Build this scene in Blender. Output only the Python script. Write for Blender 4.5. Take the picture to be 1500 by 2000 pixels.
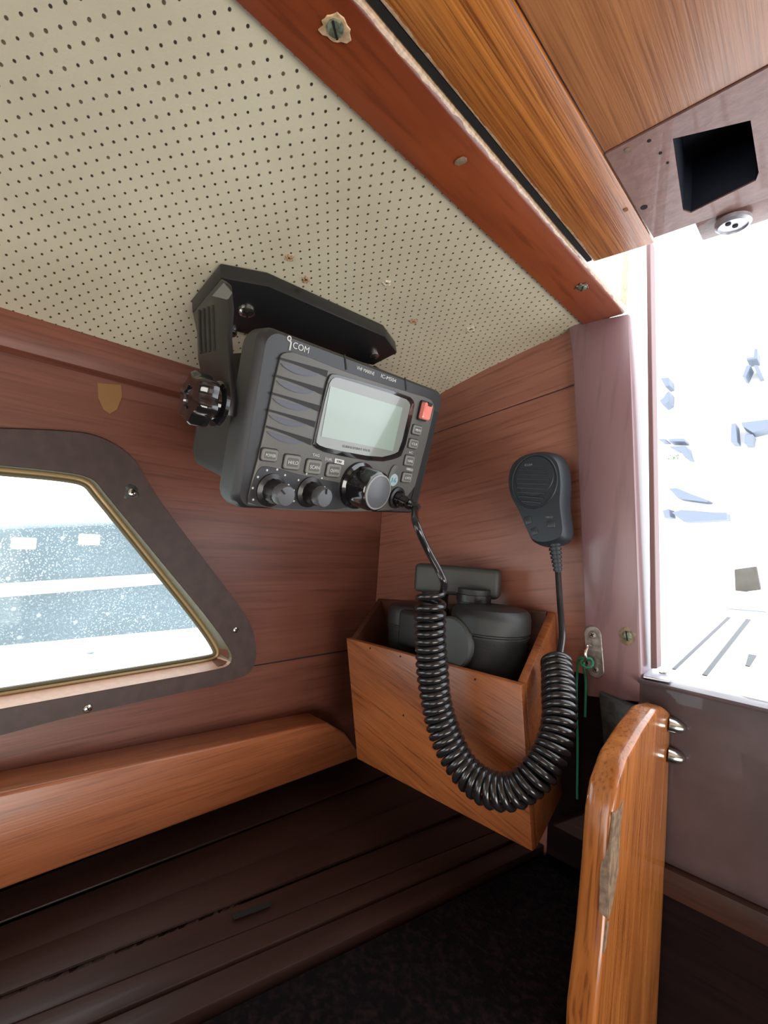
import bpy, bmesh, math, random
from mathutils import Vector, Matrix
random.seed(7)
S = bpy.context.scene
for o in list(bpy.data.objects): bpy.data.objects.remove(o)
COL = S.collection
V = Vector
PI = math.pi

# ------------------------------------------------------------------ camera
FPX = 933.0
def camray(px, py): return V((px - 750.0, -(py - 1000.0), -FPX))
_Y = camray(1650, 1110).normalized()                 # fore-and-aft direction of the cabin
_X = -camray(-216, 985).normalized()                 # athwartships direction
_X = (_X - _Y * _X.dot(_Y)).normalized()
_Z = _X.cross(_Y)
RM = Matrix((_X, _Y, _Z))
CAM = V((0, 0, 1.2))
cd = bpy.data.cameras.new('camera'); cam = bpy.data.objects.new('camera', cd); COL.objects.link(cam)
cd.sensor_fit = 'VERTICAL'; cd.sensor_height = 36.0; cd.sensor_width = 27.0
cd.lens = FPX / 2000.0 * 36.0; cd.clip_start = 0.01; cd.clip_end = 300
cam.matrix_world = Matrix.Translation(CAM) @ RM.to_4x4()
S.camera = cam

# ------------------------------------------------------------------ light and exposure
w = bpy.data.worlds.new('sky'); S.world = w; w.use_nodes = True
bg = w.node_tree.nodes['Background']; bg.inputs[0].default_value = (0.90, 0.95, 1.0, 1); bg.inputs[1].default_value = 4.0
def area(name, loc, target, sx, sy, power, col):
    l = bpy.data.lights.new(name, 'AREA'); l.shape = 'RECTANGLE'; l.size = sx; l.size_y = sy
    l.energy = power; l.color = col
    o = bpy.data.objects.new(name, l); COL.objects.link(o); o.location = loc
    o.rotation_euler = (V(target) - V(loc)).to_track_quat('-Z', 'Y').to_euler()
    return o
# added fill lamps behind the camera and low on the right, brightening the cabin
area('rear_fill', (0.10, -1.1, 1.00), (-0.2, 0.25, 1.22), 0.9, 0.6, 7.0, (1.0, 0.96, 0.90))
area('low_fill', (1.0, -0.1, 0.75), (-0.25, 0.05, 1.38), 0.8, 0.5, 13.0, (1.0, 0.96, 0.89))
S.view_settings.view_transform = 'Standard'; S.view_settings.look = 'None'
S.view_settings.exposure = 0.0; S.view_settings.gamma = 1.0; S.view_settings.use_curve_mapping = False

# ------------------------------------------------------------------ projection helpers (a photo point onto a real plane)
def hit(px, py, n, d):
    r = RM @ camray(px, py); n = V(n); return CAM + r * ((d - n.dot(CAM)) / n.dot(r))
def hx(p, x): return hit(p[0], p[1], (1, 0, 0), x)
def hy(p, y): return hit(p[0], p[1], (0, 1, 0), y)
def hz(p, z): return hit(p[0], p[1], (0, 0, 1), z)

# ------------------------------------------------------------------ materials
def mat(name):
    m = bpy.data.materials.new(name); m.use_nodes = True
    nt = m.node_tree; return m, nt, nt.nodes['Principled BSDF']
def plain(name, col, rough=0.5, metal=0.0, coat=0.0, bump=0.0, bscale=400, spec=0.5, var=0.0):
    m, nt, b = mat(name); b.inputs['Base Color'].default_value = (*col, 1)
    b.inputs['Roughness'].default_value = rough; b.inputs['Metallic'].default_value = metal
    b.inputs['Coat Weight'].default_value = coat; b.inputs['Specular IOR Level'].default_value = spec
    if bump or var:
        g = nt.nodes.new('ShaderNodeNewGeometry'); n = nt.nodes.new('ShaderNodeTexNoise'); n.inputs['Scale'].default_value = bscale
        n.inputs['Detail'].default_value = 4
        nt.links.new(g.outputs['Position'], n.inputs['Vector'])
        if bump:
            bp = nt.nodes.new('ShaderNodeBump'); bp.inputs['Strength'].default_value = bump; bp.inputs['Distance'].default_value = 0.001
            nt.links.new(n.outputs['Fac'], bp.inputs['Height']); nt.links.new(bp.outputs[0], b.inputs['Normal'])
        if var:
            r = nt.nodes.new('ShaderNodeValToRGB'); nt.links.new(n.outputs['Fac'], r.inputs[0])
            r.color_ramp.elements[0].position = 0.35; r.color_ramp.elements[1].position = 0.65
            r.color_ramp.elements[0].color = (*[c * (1 - var) for c in col], 1); r.color_ramp.elements[1].color = (*[min(1, c * (1 + var)) for c in col], 1)
            nt.links.new(r.outputs[0], b.inputs['Base Color'])
    return m
def wood(name, dark, light, axis=(0, 1, 0), across=110, along=6, rough=0.35, coat=0.4, streak=0.55, seed=0, coatr=0.15, pore=0.5, spots=None, edge=None, pores=.28):
    """varnished wood: grain stretched along axis; edge=(normal, distance, width, colour): bare worn band along a ridge"""
    m, nt, b = mat(name); N = nt.nodes; L = nt.links
    g = N.new('ShaderNodeNewGeometry')
    a = V(axis).normalized(); q = a.rotation_difference(V((0, 0, 1)))
    rot = N.new('ShaderNodeMapping'); rot.inputs['Rotation'].default_value = q.to_euler(); L.new(g.outputs['Position'], rot.inputs['Vector'])
    mp = N.new('ShaderNodeMapping'); mp.inputs['Scale'].default_value = (across, across, along); mp.inputs['Location'].default_value = (seed * 3.1, seed * 1.7, seed)
    L.new(rot.outputs[0], mp.inputs['Vector'])
    n1 = N.new('ShaderNodeTexNoise'); n1.inputs['Scale'].default_value = 1.0; n1.inputs['Detail'].default_value = 6; n1.inputs['Distortion'].default_value = 0.6
    L.new(mp.outputs[0], n1.inputs['Vector'])
    mp2 = N.new('ShaderNodeMapping'); mp2.inputs['Scale'].default_value = (across * 4.5, across * 4.5, along * 3); L.new(rot.outputs[0], mp2.inputs['Vector'])
    n2 = N.new('ShaderNodeTexNoise'); n2.inputs['Scale'].default_value = 1.0; n2.inputs['Detail'].default_value = 3; L.new(mp2.outputs[0], n2.inputs['Vector'])
    mp3 = N.new('ShaderNodeMapping'); mp3.inputs['Scale'].default_value = (across * .16, across * .16, along * .8); mp3.inputs['Location'].default_value = (seed, 0, 3)
    L.new(rot.outputs[0], mp3.inputs['Vector'])
    n3 = N.new('ShaderNodeTexNoise'); n3.inputs['Scale'].default_value = 1.0; n3.inputs['Detail'].default_value = 3; L.new(mp3.outputs[0], n3.inputs['Vector'])
    def mth(op, x, y, c=False):
        k = N.new('ShaderNodeMath'); k.operation = op; k.use_clamp = c
        for i, s in enumerate((x, y)):
            if s is None: continue
            if isinstance(s, (int, float)): k.inputs[i].default_value = s
            else: L.new(s, k.inputs[i])
        return k.outputs[0]
    f = mth('ADD', mth('MULTIPLY', n1.outputs['Fac'], streak), mth('ADD', mth('MULTIPLY', n2.outputs['Fac'], (1 - streak) * pore), mth('MULTIPLY', n3.outputs['Fac'], (1 - streak) * (1 - pore) + .35)))
    r = N.new('ShaderNodeValToRGB'); L.new(f, r.inputs[0])
    r.color_ramp.elements[0].position = 0.50; r.color_ramp.elements[1].position = 0.82
    r.color_ramp.elements[0].color = (*dark, 1); r.color_ramp.elements[1].color = (*light, 1)
    col = r.outputs[0]
    def mix(fac, c1, c2):
        k = N.new('ShaderNodeMix'); k.data_type = 'RGBA'; L.new(fac, k.inputs[0]); L.new(c1, k.inputs[6])
        if isinstance(c2, tuple): k.inputs[7].default_value = (*c2, 1)
        else: L.new(c2, k.inputs[7])
        return k.outputs[2]
    # dark pores
    pr = N.new('ShaderNodeValToRGB'); L.new(n2.outputs['Fac'], pr.inputs[0]); pr.color_ramp.elements[0].position = 0.33; pr.color_ramp.elements[1].position = 0.45
    pr.color_ramp.elements[0].color = (1, 1, 1, 1); pr.color_ramp.elements[1].color = (0, 0, 0, 1)
    col = mix(mth('MULTIPLY', pr.outputs[0], pores), col, tuple(c * .35 for c in dark))
    if edge:
        en, ed, ew, ec = edge
        vm = N.new('ShaderNodeVectorMath'); vm.operation = 'DOT_PRODUCT'; L.new(g.outputs['Position'], vm.inputs[0]); vm.inputs[1].default_value = en
        nn = N.new('ShaderNodeTexNoise'); nn.inputs['Scale'].default_value = 95; nn.inputs['Detail'].default_value = 5; L.new(g.outputs['Position'], nn.inputs['Vector'])
        dd = mth('ADD', mth('SUBTRACT', vm.outputs['Value'], ed), mth('MULTIPLY', mth('SUBTRACT', nn.outputs['Fac'], .5), ew * 2.6))
        msk = mth('GREATER_THAN', dd, -ew)
        nn2 = N.new('ShaderNodeTexNoise'); nn2.inputs['Scale'].default_value = 500; L.new(g.outputs['Position'], nn2.inputs['Vector'])
        rr = N.new('ShaderNodeValToRGB'); L.new(nn2.outputs['Fac'], rr.inputs[0]); rr.color_ramp.elements[0].color = (*[c * .6 for c in ec], 1); rr.color_ramp.elements[1].color = (*ec, 1)
        rr.color_ramp.elements[0].position = .3; rr.color_ramp.elements[1].position = .6
        col = mix(msk, col, rr.outputs[0])
    L.new(col, b.inputs['Base Color'])
    b.inputs['Roughness'].default_value = rough; b.inputs['Coat Weight'].default_value = coat; b.inputs['Coat Roughness'].default_value = coatr
    bp = N.new('ShaderNodeBump'); bp.inputs['Strength'].default_value = 0.25; bp.inputs['Distance'].default_value = 0.0006
    L.new(n2.outputs['Fac'], bp.inputs['Height']); L.new(bp.outputs[0], b.inputs['Normal'])
    return m

M = {}
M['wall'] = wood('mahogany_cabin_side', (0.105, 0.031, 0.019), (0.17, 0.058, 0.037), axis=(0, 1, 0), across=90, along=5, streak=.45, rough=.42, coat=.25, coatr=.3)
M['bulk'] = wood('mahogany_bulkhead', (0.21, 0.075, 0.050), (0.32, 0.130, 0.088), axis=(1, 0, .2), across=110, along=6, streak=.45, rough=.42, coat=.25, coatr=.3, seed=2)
M['pillar'] = wood('haze_tinted_pillar', (0.205, 0.112, 0.122), (0.23, 0.128, 0.138), axis=(.07, 0, 1), across=25, along=4, rough=.4, coat=.5, coatr=.25, seed=5, streak=.3, pore=.15)  # glare haze from the companionway put into the lighter mauve tint
M['frame'] = plain('dark_brown_window_frame', (0.050, 0.030, 0.028), .55, coat=.0, bump=.1, bscale=120, var=.15)
M['gold'] = plain('gilt_window_reveal', (0.42, 0.30, 0.15), .38, metal=.3, bump=.2, bscale=200)
M['reveal_lit'] = plain('lit_reveal_wood', (0.46, 0.25, 0.17), .5, bump=.1, bscale=200, var=.08)  # light falling on the lower reveal put into this pink wood colour
M['gasket'] = plain('olive_gasket', (0.12, 0.105, 0.06), .6)
M['beam'] = wood('red_mahogany_beam', (0.14, 0.027, 0.009), (0.26, 0.058, 0.017), axis=(0, 1, 0), across=55, along=7, rough=.3, coat=.55, seed=4, coatr=.2,
                 edge=((1, 0, 0), -0.1232, 0.0014, (0.56, 0.37, 0.22)))
M['hatch'] = wood('orange_teak_hatch', (0.26, 0.070, 0.012), (0.62, 0.225, 0.045), axis=(-.02, 1, 0), across=260, along=7, rough=.33, coat=.5, seed=9, coatr=.22, pore=.8, pores=.5,
                  edge=((-1, 0, 0), 0.1194, 0.0016, (0.66, 0.45, 0.28)))
M['hatch2'] = wood('orange_teak_hatch_board', (0.34, 0.125, 0.045), (0.56, 0.23, 0.085), axis=(-.02, 1, 0), across=230, along=7, rough=.35, coat=.4, seed=14, coatr=.25, pore=.6)
M['maroon'] = plain('maroon_hatch_beam', (0.25, 0.135, 0.115), .42, coat=.35, bump=.4, bscale=160, var=.12)
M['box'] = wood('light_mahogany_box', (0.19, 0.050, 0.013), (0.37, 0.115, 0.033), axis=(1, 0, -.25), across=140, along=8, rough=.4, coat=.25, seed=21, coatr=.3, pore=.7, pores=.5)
M['boxin'] = wood('shaded_box_inside', (0.05, 0.016, 0.009), (0.11, 0.038, 0.02), axis=(1, 0, 0), across=75, along=9, rough=.5, coat=.1, seed=22)  # box wood darkened for the shade inside
M['fiddle'] = wood('mahogany_fiddle', (0.22, 0.065, 0.024), (0.36, 0.118, 0.046), axis=(0, 1, 0), across=150, along=7, rough=.35, coat=.35, seed=31, coatr=.25)
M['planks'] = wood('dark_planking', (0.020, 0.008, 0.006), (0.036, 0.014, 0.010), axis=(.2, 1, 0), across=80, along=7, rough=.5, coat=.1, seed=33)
M['divider'] = wood('varnished_divider', (0.24, 0.068, 0.016), (0.46, 0.165, 0.042), axis=(0, .12, 1), across=120, along=7, rough=.2, coat=.5, seed=41, coatr=.16, pore=.6, pores=.5)
M['dividerend'] = wood('varnished_divider_edge', (0.36, 0.13, 0.022), (0.66, 0.30, 0.07), axis=(0, .12, 1), across=95, along=9, rough=.25, coat=.8, seed=43, coatr=.08, pore=.8, pores=.5)
M['worn'] = plain('bare_grey_wood', (0.22, 0.15, 0.10), .55, bump=.5, bscale=260, var=.35)
M['pale_worn'] = plain('pale_bare_wood', (0.55, 0.38, 0.22), .6, bump=.5, bscale=300, var=.3)
M['washboard'] = plain('purple_brown_board', (0.085, 0.062, 0.070), .45, coat=.3, bump=.15, bscale=60, var=.10)
M['ledge'] = wood('brown_ledge', (0.022, 0.009, 0.007), (0.045, 0.017, 0.012), axis=(1, 0, 0), across=80, along=7, rough=.5, coat=.1, seed=51)
M['lowerbulk'] = wood('shaded_lower_bulkhead', (0.007, 0.004, 0.004), (0.014, 0.007, 0.007), axis=(1, 0, 0), across=80, along=7, rough=.9, coat=0, seed=52)  # shade below the companionway put into this near-black wood
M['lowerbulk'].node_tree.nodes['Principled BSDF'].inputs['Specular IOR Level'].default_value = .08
M['crown'] = wood('mahogany_crown', (0.13, 0.040, 0.024), (0.21, 0.070, 0.042), axis=(0, 1, 0), across=90, along=6, rough=.5, coat=.1, seed=61, coatr=.3)
M['steel'] = plain('stainless_steel', (0.62, 0.61, 0.58), .22, metal=1.0)
M['dullsteel'] = plain('dull_steel', (0.30, 0.27, 0.25), .42, metal=.8, bump=.3, bscale=220, var=.3)
M['green_brass'] = plain('verdigris_screw', (0.20, 0.24, 0.17), .45, metal=.6, var=.4, bscale=600, bump=.3)
M['radio'] = plain('charcoal_radio_plastic', (0.019, 0.020, 0.023), .40, bump=.12, bscale=3000)
M['radio_side'] = plain('grey_radio_side_plastic', (0.036, 0.037, 0.033), .5, bump=.12, bscale=3000)
M['panel'] = plain('grey_radio_front_panel', (0.10, 0.10, 0.094), .42, bump=.12, bscale=3000)
M['black'] = plain('black_plastic', (0.012, 0.012, 0.013), .32, bump=.1, bscale=2500)
M['slot'] = plain('slot_black', (0.006, 0.006, 0.006), .6)
M['fin'] = plain('blue_grey_louvre', (0.075, 0.08, 0.105), .45)
M['gloss'] = plain('gloss_black', (0.010, 0.010, 0.011), .12, coat=.6)
M['btn'] = plain('button_grey', (0.17, 0.17, 0.155), .5)
M['btnin'] = plain('button_centre_grey', (0.085, 0.085, 0.078), .5)
M['ink'] = plain('pale_print', (0.55, 0.56, 0.55), .5)
M['inkdim'] = plain('grey_print', (0.24, 0.25, 0.25), .5)
M['cyan'] = plain('cyan_print', (0.10, 0.36, 0.44), .5)
M['sixteen'] = plain('pale_blue_button', (0.30, 0.38, 0.40), .4)
M['lcd'] = plain('lcd_green_grey', (0.25, 0.325, 0.28), .14, coat=.6, spec=.6)
M['lcdrim'] = plain('lcd_rim_grey', (0.19, 0.205, 0.19), .14, coat=.6)
M['red'] = plain('red_distress_cover', (0.82, 0.24, 0.20), .12, coat=1.0)
M['knobtip'] = plain('grey_knob_cap', (0.085, 0.09, 0.10), .33)
M['rubber'] = plain('black_rubber_cord', (0.012, 0.012, 0.014), .24, coat=.3)
M['mic'] = plain('blue_black_microphone', (0.018, 0.026, 0.034), .40, bump=.1, bscale=2500)
M['micside'] = plain('microphone_side', (0.030, 0.036, 0.042), .35)
M['bino'] = plain('black_rubber_armour', (0.020, 0.022, 0.022), .42, bump=.25, bscale=1800)
M['cap'] = plain('dark_grey_rubber_cap', (0.036, 0.040, 0.036), .5, bump=.15, bscale=1500)
M['disc'] = plain('grey_drum_cap', (0.062, 0.068, 0.066), .4)
M['green'] = plain('green_cord', (0.02, 0.22, 0.12), .6, bump=.4, bscale=1500)
M['greybox'] = plain('dark_grey_metal', (0.040, 0.044, 0.044), .42, metal=.3, bump=.4, bscale=200, var=.3)
M['sill'] = plain('aluminium_sill', (0.55, 0.56, 0.62), .35, metal=.7, bump=.2)
M['white'] = plain('white_gelcoat', (0.82, 0.82, 0.82), .35)
M['lid'] = plain('grey_brown_lid', (0.085, 0.075, 0.06), .6, var=.1, bscale=30)
M['seam'] = plain('black_caulking', (0.06, 0.06, 0.065), .6)
M['strip'] = plain('mauve_guide_strip', (0.20, 0.11, 0.11), .5, bump=.2, bscale=150)
M['navy'] = plain('blue_grey_hull_paint', (0.055, 0.095, 0.118), .4, var=.12, bscale=8)
M['greypaint'] = plain('pale_blue_grey_paint', (0.15, 0.175, 0.225), .5)
M['foliage'] = plain('green_leaf', (0.10, 0.30, 0.05), .6)
M['dark'] = plain('shaded_recess', (0.010, 0.014, 0.028), .6)  # shade and bluish haze inside the hatch recess, as colour
M['holedark'] = plain('black_hole', (0.004, 0.003, 0.003), .8)
M['wax'] = plain('yellow_glue_stain', (0.24, 0.125, 0.045), .4)
M['torn'] = plain('torn_vinyl', (0.36, 0.22, 0.13), .8, bump=.8, bscale=900, var=.45)
M['beige'] = plain('raised_vinyl', (0.50, 0.43, 0.32), .7, bump=.6, bscale=700, var=.25)

def carpet():
    m, nt, b = mat('dark_brown_speckled_fabric'); N = nt.nodes; L = nt.links
    g = N.new('ShaderNodeNewGeometry'); n = N.new('ShaderNodeTexNoise'); n.inputs['Scale'].default_value = 260; n.inputs['Detail'].default_value = 3
    L.new(g.outputs['Position'], n.inputs['Vector'])
    r = N.new('ShaderNodeValToRGB'); L.new(n.outputs['Fac'], r.inputs[0]); r.color_ramp.elements[0].position = .45; r.color_ramp.elements[1].position = .7
    r.color_ramp.elements[0].color = (.006, .005, .006, 1); r.color_ramp.elements[1].color = (.020, .011, .011, 1)
    L.new(r.outputs[0], b.inputs['Base Color']); b.inputs['Roughness'].default_value = .95; b.inputs['Specular IOR Level'].default_value = .05
    bp = N.new('ShaderNodeBump'); bp.inputs['Strength'].default_value = .8; bp.inputs['Distance'].default_value = .002
    L.new(n.outputs['Fac'], bp.inputs['Height']); L.new(bp.outputs[0], b.inputs['Normal'])
    return m
M['fabric'] = carpet()

def vinyl():
    """beige perforated headlining: staggered grid of little holes"""
    m, nt, b = mat('perforated_beige_vinyl'); N = nt.nodes; L = nt.links
    s = 1.05
    e1 = V((0.00437, 0.00323)) * s; e2 = V((-0.0044, 0.0038)) * s
    det = e1.x * e2.y - e1.y * e2.x
    r1 = (e2.y / det, -e2.x / det, 0); r2 = (-e1.y / det, e1.x / det, 0)
    g = N.new('ShaderNodeNewGeometry')
    wob = N.new('ShaderNodeTexNoise'); wob.inputs['Scale'].default_value = 25; L.new(g.outputs['Position'], wob.inputs['Vector'])
    def dot(r):
        v = N.new('ShaderNodeVectorMath'); v.operation = 'DOT_PRODUCT'; L.new(g.outputs['Position'], v.inputs[0]); v.inputs[1].default_value = r; return v.outputs['Value']
    def mth(op, x, y=None, c=False):
        k = N.new('ShaderNodeMath'); k.operation = op; k.use_clamp = c
        for i, q in enumerate((x, y)):
            if q is None: continue
            if isinstance(q, (int, float)): k.inputs[i].default_value = q
            else: L.new(q, k.inputs[i])
        return k.outputs[0]
    a, c = dot(r1), dot(r2)
    fa = mth('SUBTRACT', mth('FRACT', a), .5); fc = mth('SUBTRACT', mth('FRACT', c), .5)
    d = mth('SQRT', mth('ADD', mth('MULTIPLY', fa, fa), mth('MULTIPLY', fc, fc)))
    cmb = N.new('ShaderNodeCombineXYZ'); L.new(mth('FLOOR', a), cmb.inputs[0]); L.new(mth('FLOOR', c), cmb.inputs[1])
    wn = N.new('ShaderNodeTexWhiteNoise'); L.new(cmb.outputs[0], wn.inputs['Vector'])
    rad = mth('ADD', mth('MULTIPLY', wn.outputs['Value'], .03), .098)
    hole = mth('MULTIPLY', mth('SUBTRACT', rad, d), 22, c=False)
    hole = mth('ADD', hole, .5, c=True)
    ramp = N.new('ShaderNodeValToRGB'); n = N.new('ShaderNodeTexNoise'); n.inputs['Scale'].default_value = 9; n.inputs['Detail'].default_value = 5
    L.new(g.outputs['Position'], n.inputs['Vector']); L.new(n.outputs['Fac'], ramp.inputs[0])
    ramp.color_ramp.elements[0].color = (.50, .455, .335, 1); ramp.color_ramp.elements[1].color = (.60, .555, .42, 1)
    ramp.color_ramp.elements[0].position = .35; ramp.color_ramp.elements[1].position = .65
    hr = N.new('ShaderNodeValToRGB'); L.new(wn.outputs['Value'], hr.inputs[0])
    hr.color_ramp.elements[0].color = (.03, .022, .014, 1); hr.color_ramp.elements[1].color = (.13, .085, .05, 1); hr.color_ramp.elements[0].position = .5
    mx = N.new('ShaderNodeMix'); mx.data_type = 'RGBA'; L.new(hole, mx.inputs[0]); L.new(ramp.outputs[0], mx.inputs[6]); L.new(hr.outputs[0], mx.inputs[7])
    L.new(mx.outputs[2], b.inputs['Base Color']); b.inputs['Roughness'].default_value = .62
    bp = N.new('ShaderNodeBump'); bp.inputs['Strength'].default_value = .7; bp.inputs['Distance'].default_value = .001; bp.invert = True
    L.new(hole, bp.inputs['Height'])
    n2 = N.new('ShaderNodeTexNoise'); n2.inputs['Scale'].default_value = 900; L.new(g.outputs['Position'], n2.inputs['Vector'])
    bp2 = N.new('ShaderNodeBump'); bp2.inputs['Strength'].default_value = .25; bp2.inputs['Distance'].default_value = .0005
    L.new(n2.outputs['Fac'], bp2.inputs['Height']); L.new(bp.outputs[0], bp2.inputs['Normal']); L.new(bp2.outputs[0], b.inputs['Normal'])
    return m
M['vinyl'] = vinyl()
M['vinyl2'] = plain('beige_vinyl', (.55, .5, .38), .6)

def dirty_glass():
    m, nt, b = mat('salt_speckled_glass'); N = nt.nodes; L = nt.links
    out = [x for x in N if x.type == 'OUTPUT_MATERIAL'][0]
    tr = N.new('ShaderNodeBsdfTransparent'); tr.inputs[0].default_value = (.93, .97, .96, 1)
    gl = N.new('ShaderNodeBsdfGlossy'); gl.inputs['Roughness'].default_value = .05
    df = N.new('ShaderNodeBsdfTranslucent'); df.inputs[0].default_value = (.9, .93, .93, 1)
    g = N.new('ShaderNodeNewGeometry')
    v = N.new('ShaderNodeTexVoronoi'); v.inputs['Scale'].default_value = 650; v.feature = 'F1'; L.new(g.outputs['Position'], v.inputs['Vector'])
    v2 = N.new('ShaderNodeTexVoronoi'); v2.inputs['Scale'].default_value = 75; L.new(g.outputs['Position'], v2.inputs['Vector'])
    n = N.new('ShaderNodeTexNoise'); n.inputs['Scale'].default_value = 420; n.inputs['Detail'].default_value = 4; L.new(g.outputs['Position'], n.inputs['Vector'])
    nl = N.new('ShaderNodeTexNoise'); nl.inputs['Scale'].default_value = 14; nl.inputs['Detail'].default_value = 4; L.new(g.outputs['Position'], nl.inputs['Vector'])
    def mth(op, x, y, c=False):
        k = N.new('ShaderNodeMath'); k.operation = op; k.use_clamp = c
        for i, q in enumerate((x, y)):
            if isinstance(q, (int, float)): k.inputs[i].default_value = q
            else: L.new(q, k.inputs[i])
        return k.outputs[0]
    sp = mth('LESS_THAN', v.outputs['Distance'], mth('MULTIPLY', n.outputs['Fac'], .52))
    sp2 = mth('LESS_THAN', v2.outputs['Distance'], .10)
    fac = mth('ADD', mth('MULTIPLY', mth('MULTIPLY', sp, mth('MULTIPLY', nl.outputs['Fac'], nl.outputs['Fac'])), .75), mth('MULTIPLY', sp2, .22))
    fac = mth('ADD', fac, .05, True)
    m1 = N.new('ShaderNodeMixShader'); L.new(fac, m1.inputs[0]); L.new(tr.outputs[0], m1.inputs[1]); L.new(df.outputs[0], m1.inputs[2])
    m2 = N.new('ShaderNodeMixShader'); m2.inputs[0].default_value = .008; L.new(m1.outputs[0], m2.inputs[1]); L.new(gl.outputs[0], m2.inputs[2])
    L.new(m2.outputs[0], out.inputs[0])
    return m
M['glass'] = dirty_glass()

# ------------------------------------------------------------------ geometry helpers
class G:
    def __init__(s): s.bm = bmesh.new()
    def face(s, pts):
        return s.bm.faces.new([s.bm.verts.new(p) for p in pts])
    def prism(s, pts, vec, bevel=0, seg=2):
        pts = [V(p) for p in pts]; vec = V(vec); n = len(pts)
        a = [s.bm.verts.new(p) for p in pts]; b = [s.bm.verts.new(p + vec) for p in pts]
        fs = [s.bm.faces.new(a), s.bm.faces.new(b[::-1])]
        for i in range(n): fs.append(s.bm.faces.new((a[i], b[i], b[(i + 1) % n], a[(i + 1) % n])))
        bmesh.ops.recalc_face_normals(s.bm, faces=fs)
        if bevel:
            es = list({e for f in fs for e in f.edges})
            es = [e for e in es if len(e.link_faces) == 2 and e.calc_face_angle(0) > .5]
            bmesh.ops.bevel(s.bm, geom=es, offset=bevel, segments=seg, affect='EDGES', profile=.5, clamp_overlap=True)
        return s
    def hexa(s, c, bevel=0, seg=2):       # 8 corners: bottom 4 then top 4
        v = [s.bm.verts.new(p) for p in c]
        fs = [s.bm.faces.new([v[i] for i in q]) for q in ((3, 2, 1, 0), (4, 5, 6, 7), (0, 1, 5, 4), (1, 2, 6, 5), (2, 3, 7, 6), (3, 0, 4, 7))]
        bmesh.ops.recalc_face_normals(s.bm, faces=fs)
        if bevel: bmesh.ops.bevel(s.bm, geom=list({e for f in fs for e in f.edges}), offset=bevel, segments=seg, affect='EDGES', profile=.5, clamp_overlap=True)
        return s
    def box(s, lo, hi, bevel=0, seg=2, fr=None):
        x0, y0, z0 = lo; x1, y1, z1 = hi
        c = [(x0, y0, z0), (x1, y0, z0), (x1, y1, z0), (x0, y1, z0), (x0, y0, z1), (x1, y0, z1), (x1, y1, z1), (x0, y1, z1)]
        if fr: c = [fr(*p) for p in c]
        return s.hexa([V(p) for p in c], bevel, seg)
    def lathe(s, prof, o, ax, n=32, ref=None, wob=None):     # prof: (radius, height along ax)
        o = V(o); ax = V(ax).normalized(); u = (V(ref) if ref else (V((0, 0, 1)) if abs(ax.z) < .9 else V((1, 0, 0))))
        u = (u - ax * u.dot(ax)).normalized(); v = ax.cross(u); rings = []
        for r, h in prof:
            if r <= 1e-7: rings.append([s.bm.verts.new(o + ax * h)])
            else: rings.append([s.bm.verts.new(o + ax * h + (u * math.cos(2 * PI * i / n) + v * math.sin(2 * PI * i / n)) * r * (wob(i / n, h) if wob else 1)) for i in range(n)])
        fs = []
        for A, B in zip(rings, rings[1:]):
            if len(A) == 1 and len(B) == 1: continue
            for i in range(n):
                j = (i + 1) % n
                if len(A) == 1: fs.append(s.bm.faces.new((A[0], B[i], B[j])))
                elif len(B) == 1: fs.append(s.bm.faces.new((A[i], B[0], A[j])))
                else: fs.append(s.bm.faces.new((A[i], B[i], B[j], A[j])))
        for Rg in (rings[0], rings[-1]):
            if len(Rg) > 1: fs.append(s.bm.faces.new(Rg))
        bmesh.ops.recalc_face_normals(s.bm, faces=fs)
        return s
    def tube(s, path, r, n=10, cap=True):
        path = [V(p) for p in path]; rings = []; T = []
        for i in range(len(path)):
            a = path[max(0, i - 1)]; b = path[min(len(path) - 1, i + 1)]; T.append((b - a).normalized())
        u = T[0].orthogonal().normalized()
        for i, p in enumerate(path):
            u = (u - T[i] * u.dot(T[i])).normalized(); v = T[i].cross(u); rr = r(i / (len(path) - 1)) if callable(r) else r
            rings.append([s.bm.verts.new(p + (u * math.cos(2 * PI * k / n) + v * math.sin(2 * PI * k / n)) * rr) for k in range(n)])
        fs = []
        for A, B in zip(rings, rings[1:]):
            for k in range(n): fs.append(s.bm.faces.new((A[k], A[(k + 1) % n], B[(k + 1) % n], B[k])))
        if cap: fs += [s.bm.faces.new(rings[0]), s.bm.faces.new(rings[-1])]
        bmesh.ops.recalc_face_normals(s.bm, faces=fs)
        return s
    def holed(s, outer, inner, vec):
        vec = V(vec); allf = []
        def loop(pts, off):
            vs = [s.bm.verts.new(V(p) + off) for p in pts]
            return vs, [s.bm.edges.new((vs[i], vs[(i + 1) % len(vs)])) for i in range(len(vs))]
        L = []
        for off in (V((0, 0, 0)), vec):
            vo, eo = loop(outer, off); vi, ei = loop(inner, off)
            r = bmesh.ops.triangle_fill(s.bm, edges=eo + ei, use_beauty=True); allf += [f for f in r['geom'] if isinstance(f, bmesh.types.BMFace)]
            L.append((vo, vi))
        for k in (0, 1):
            A, B = L[0][k], L[1][k]
            for i in range(len(A)): allf.append(s.bm.faces.new((A[i], A[(i + 1) % len(A)], B[(i + 1) % len(B)], B[i])))
        bmesh.ops.recalc_face_normals(s.bm, faces=allf)
        return s
    def band(s, A, B, closed=True):
        a = [s.bm.verts.new(p) for p in A]; b = [s.bm.verts.new(p) for p in B]; n = len(a); fs = []
        for i in range(n if closed else n - 1): fs.append(s.bm.faces.new((a[i], a[(i + 1) % n], b[(i + 1) % n], b[i])))
        return s
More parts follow.
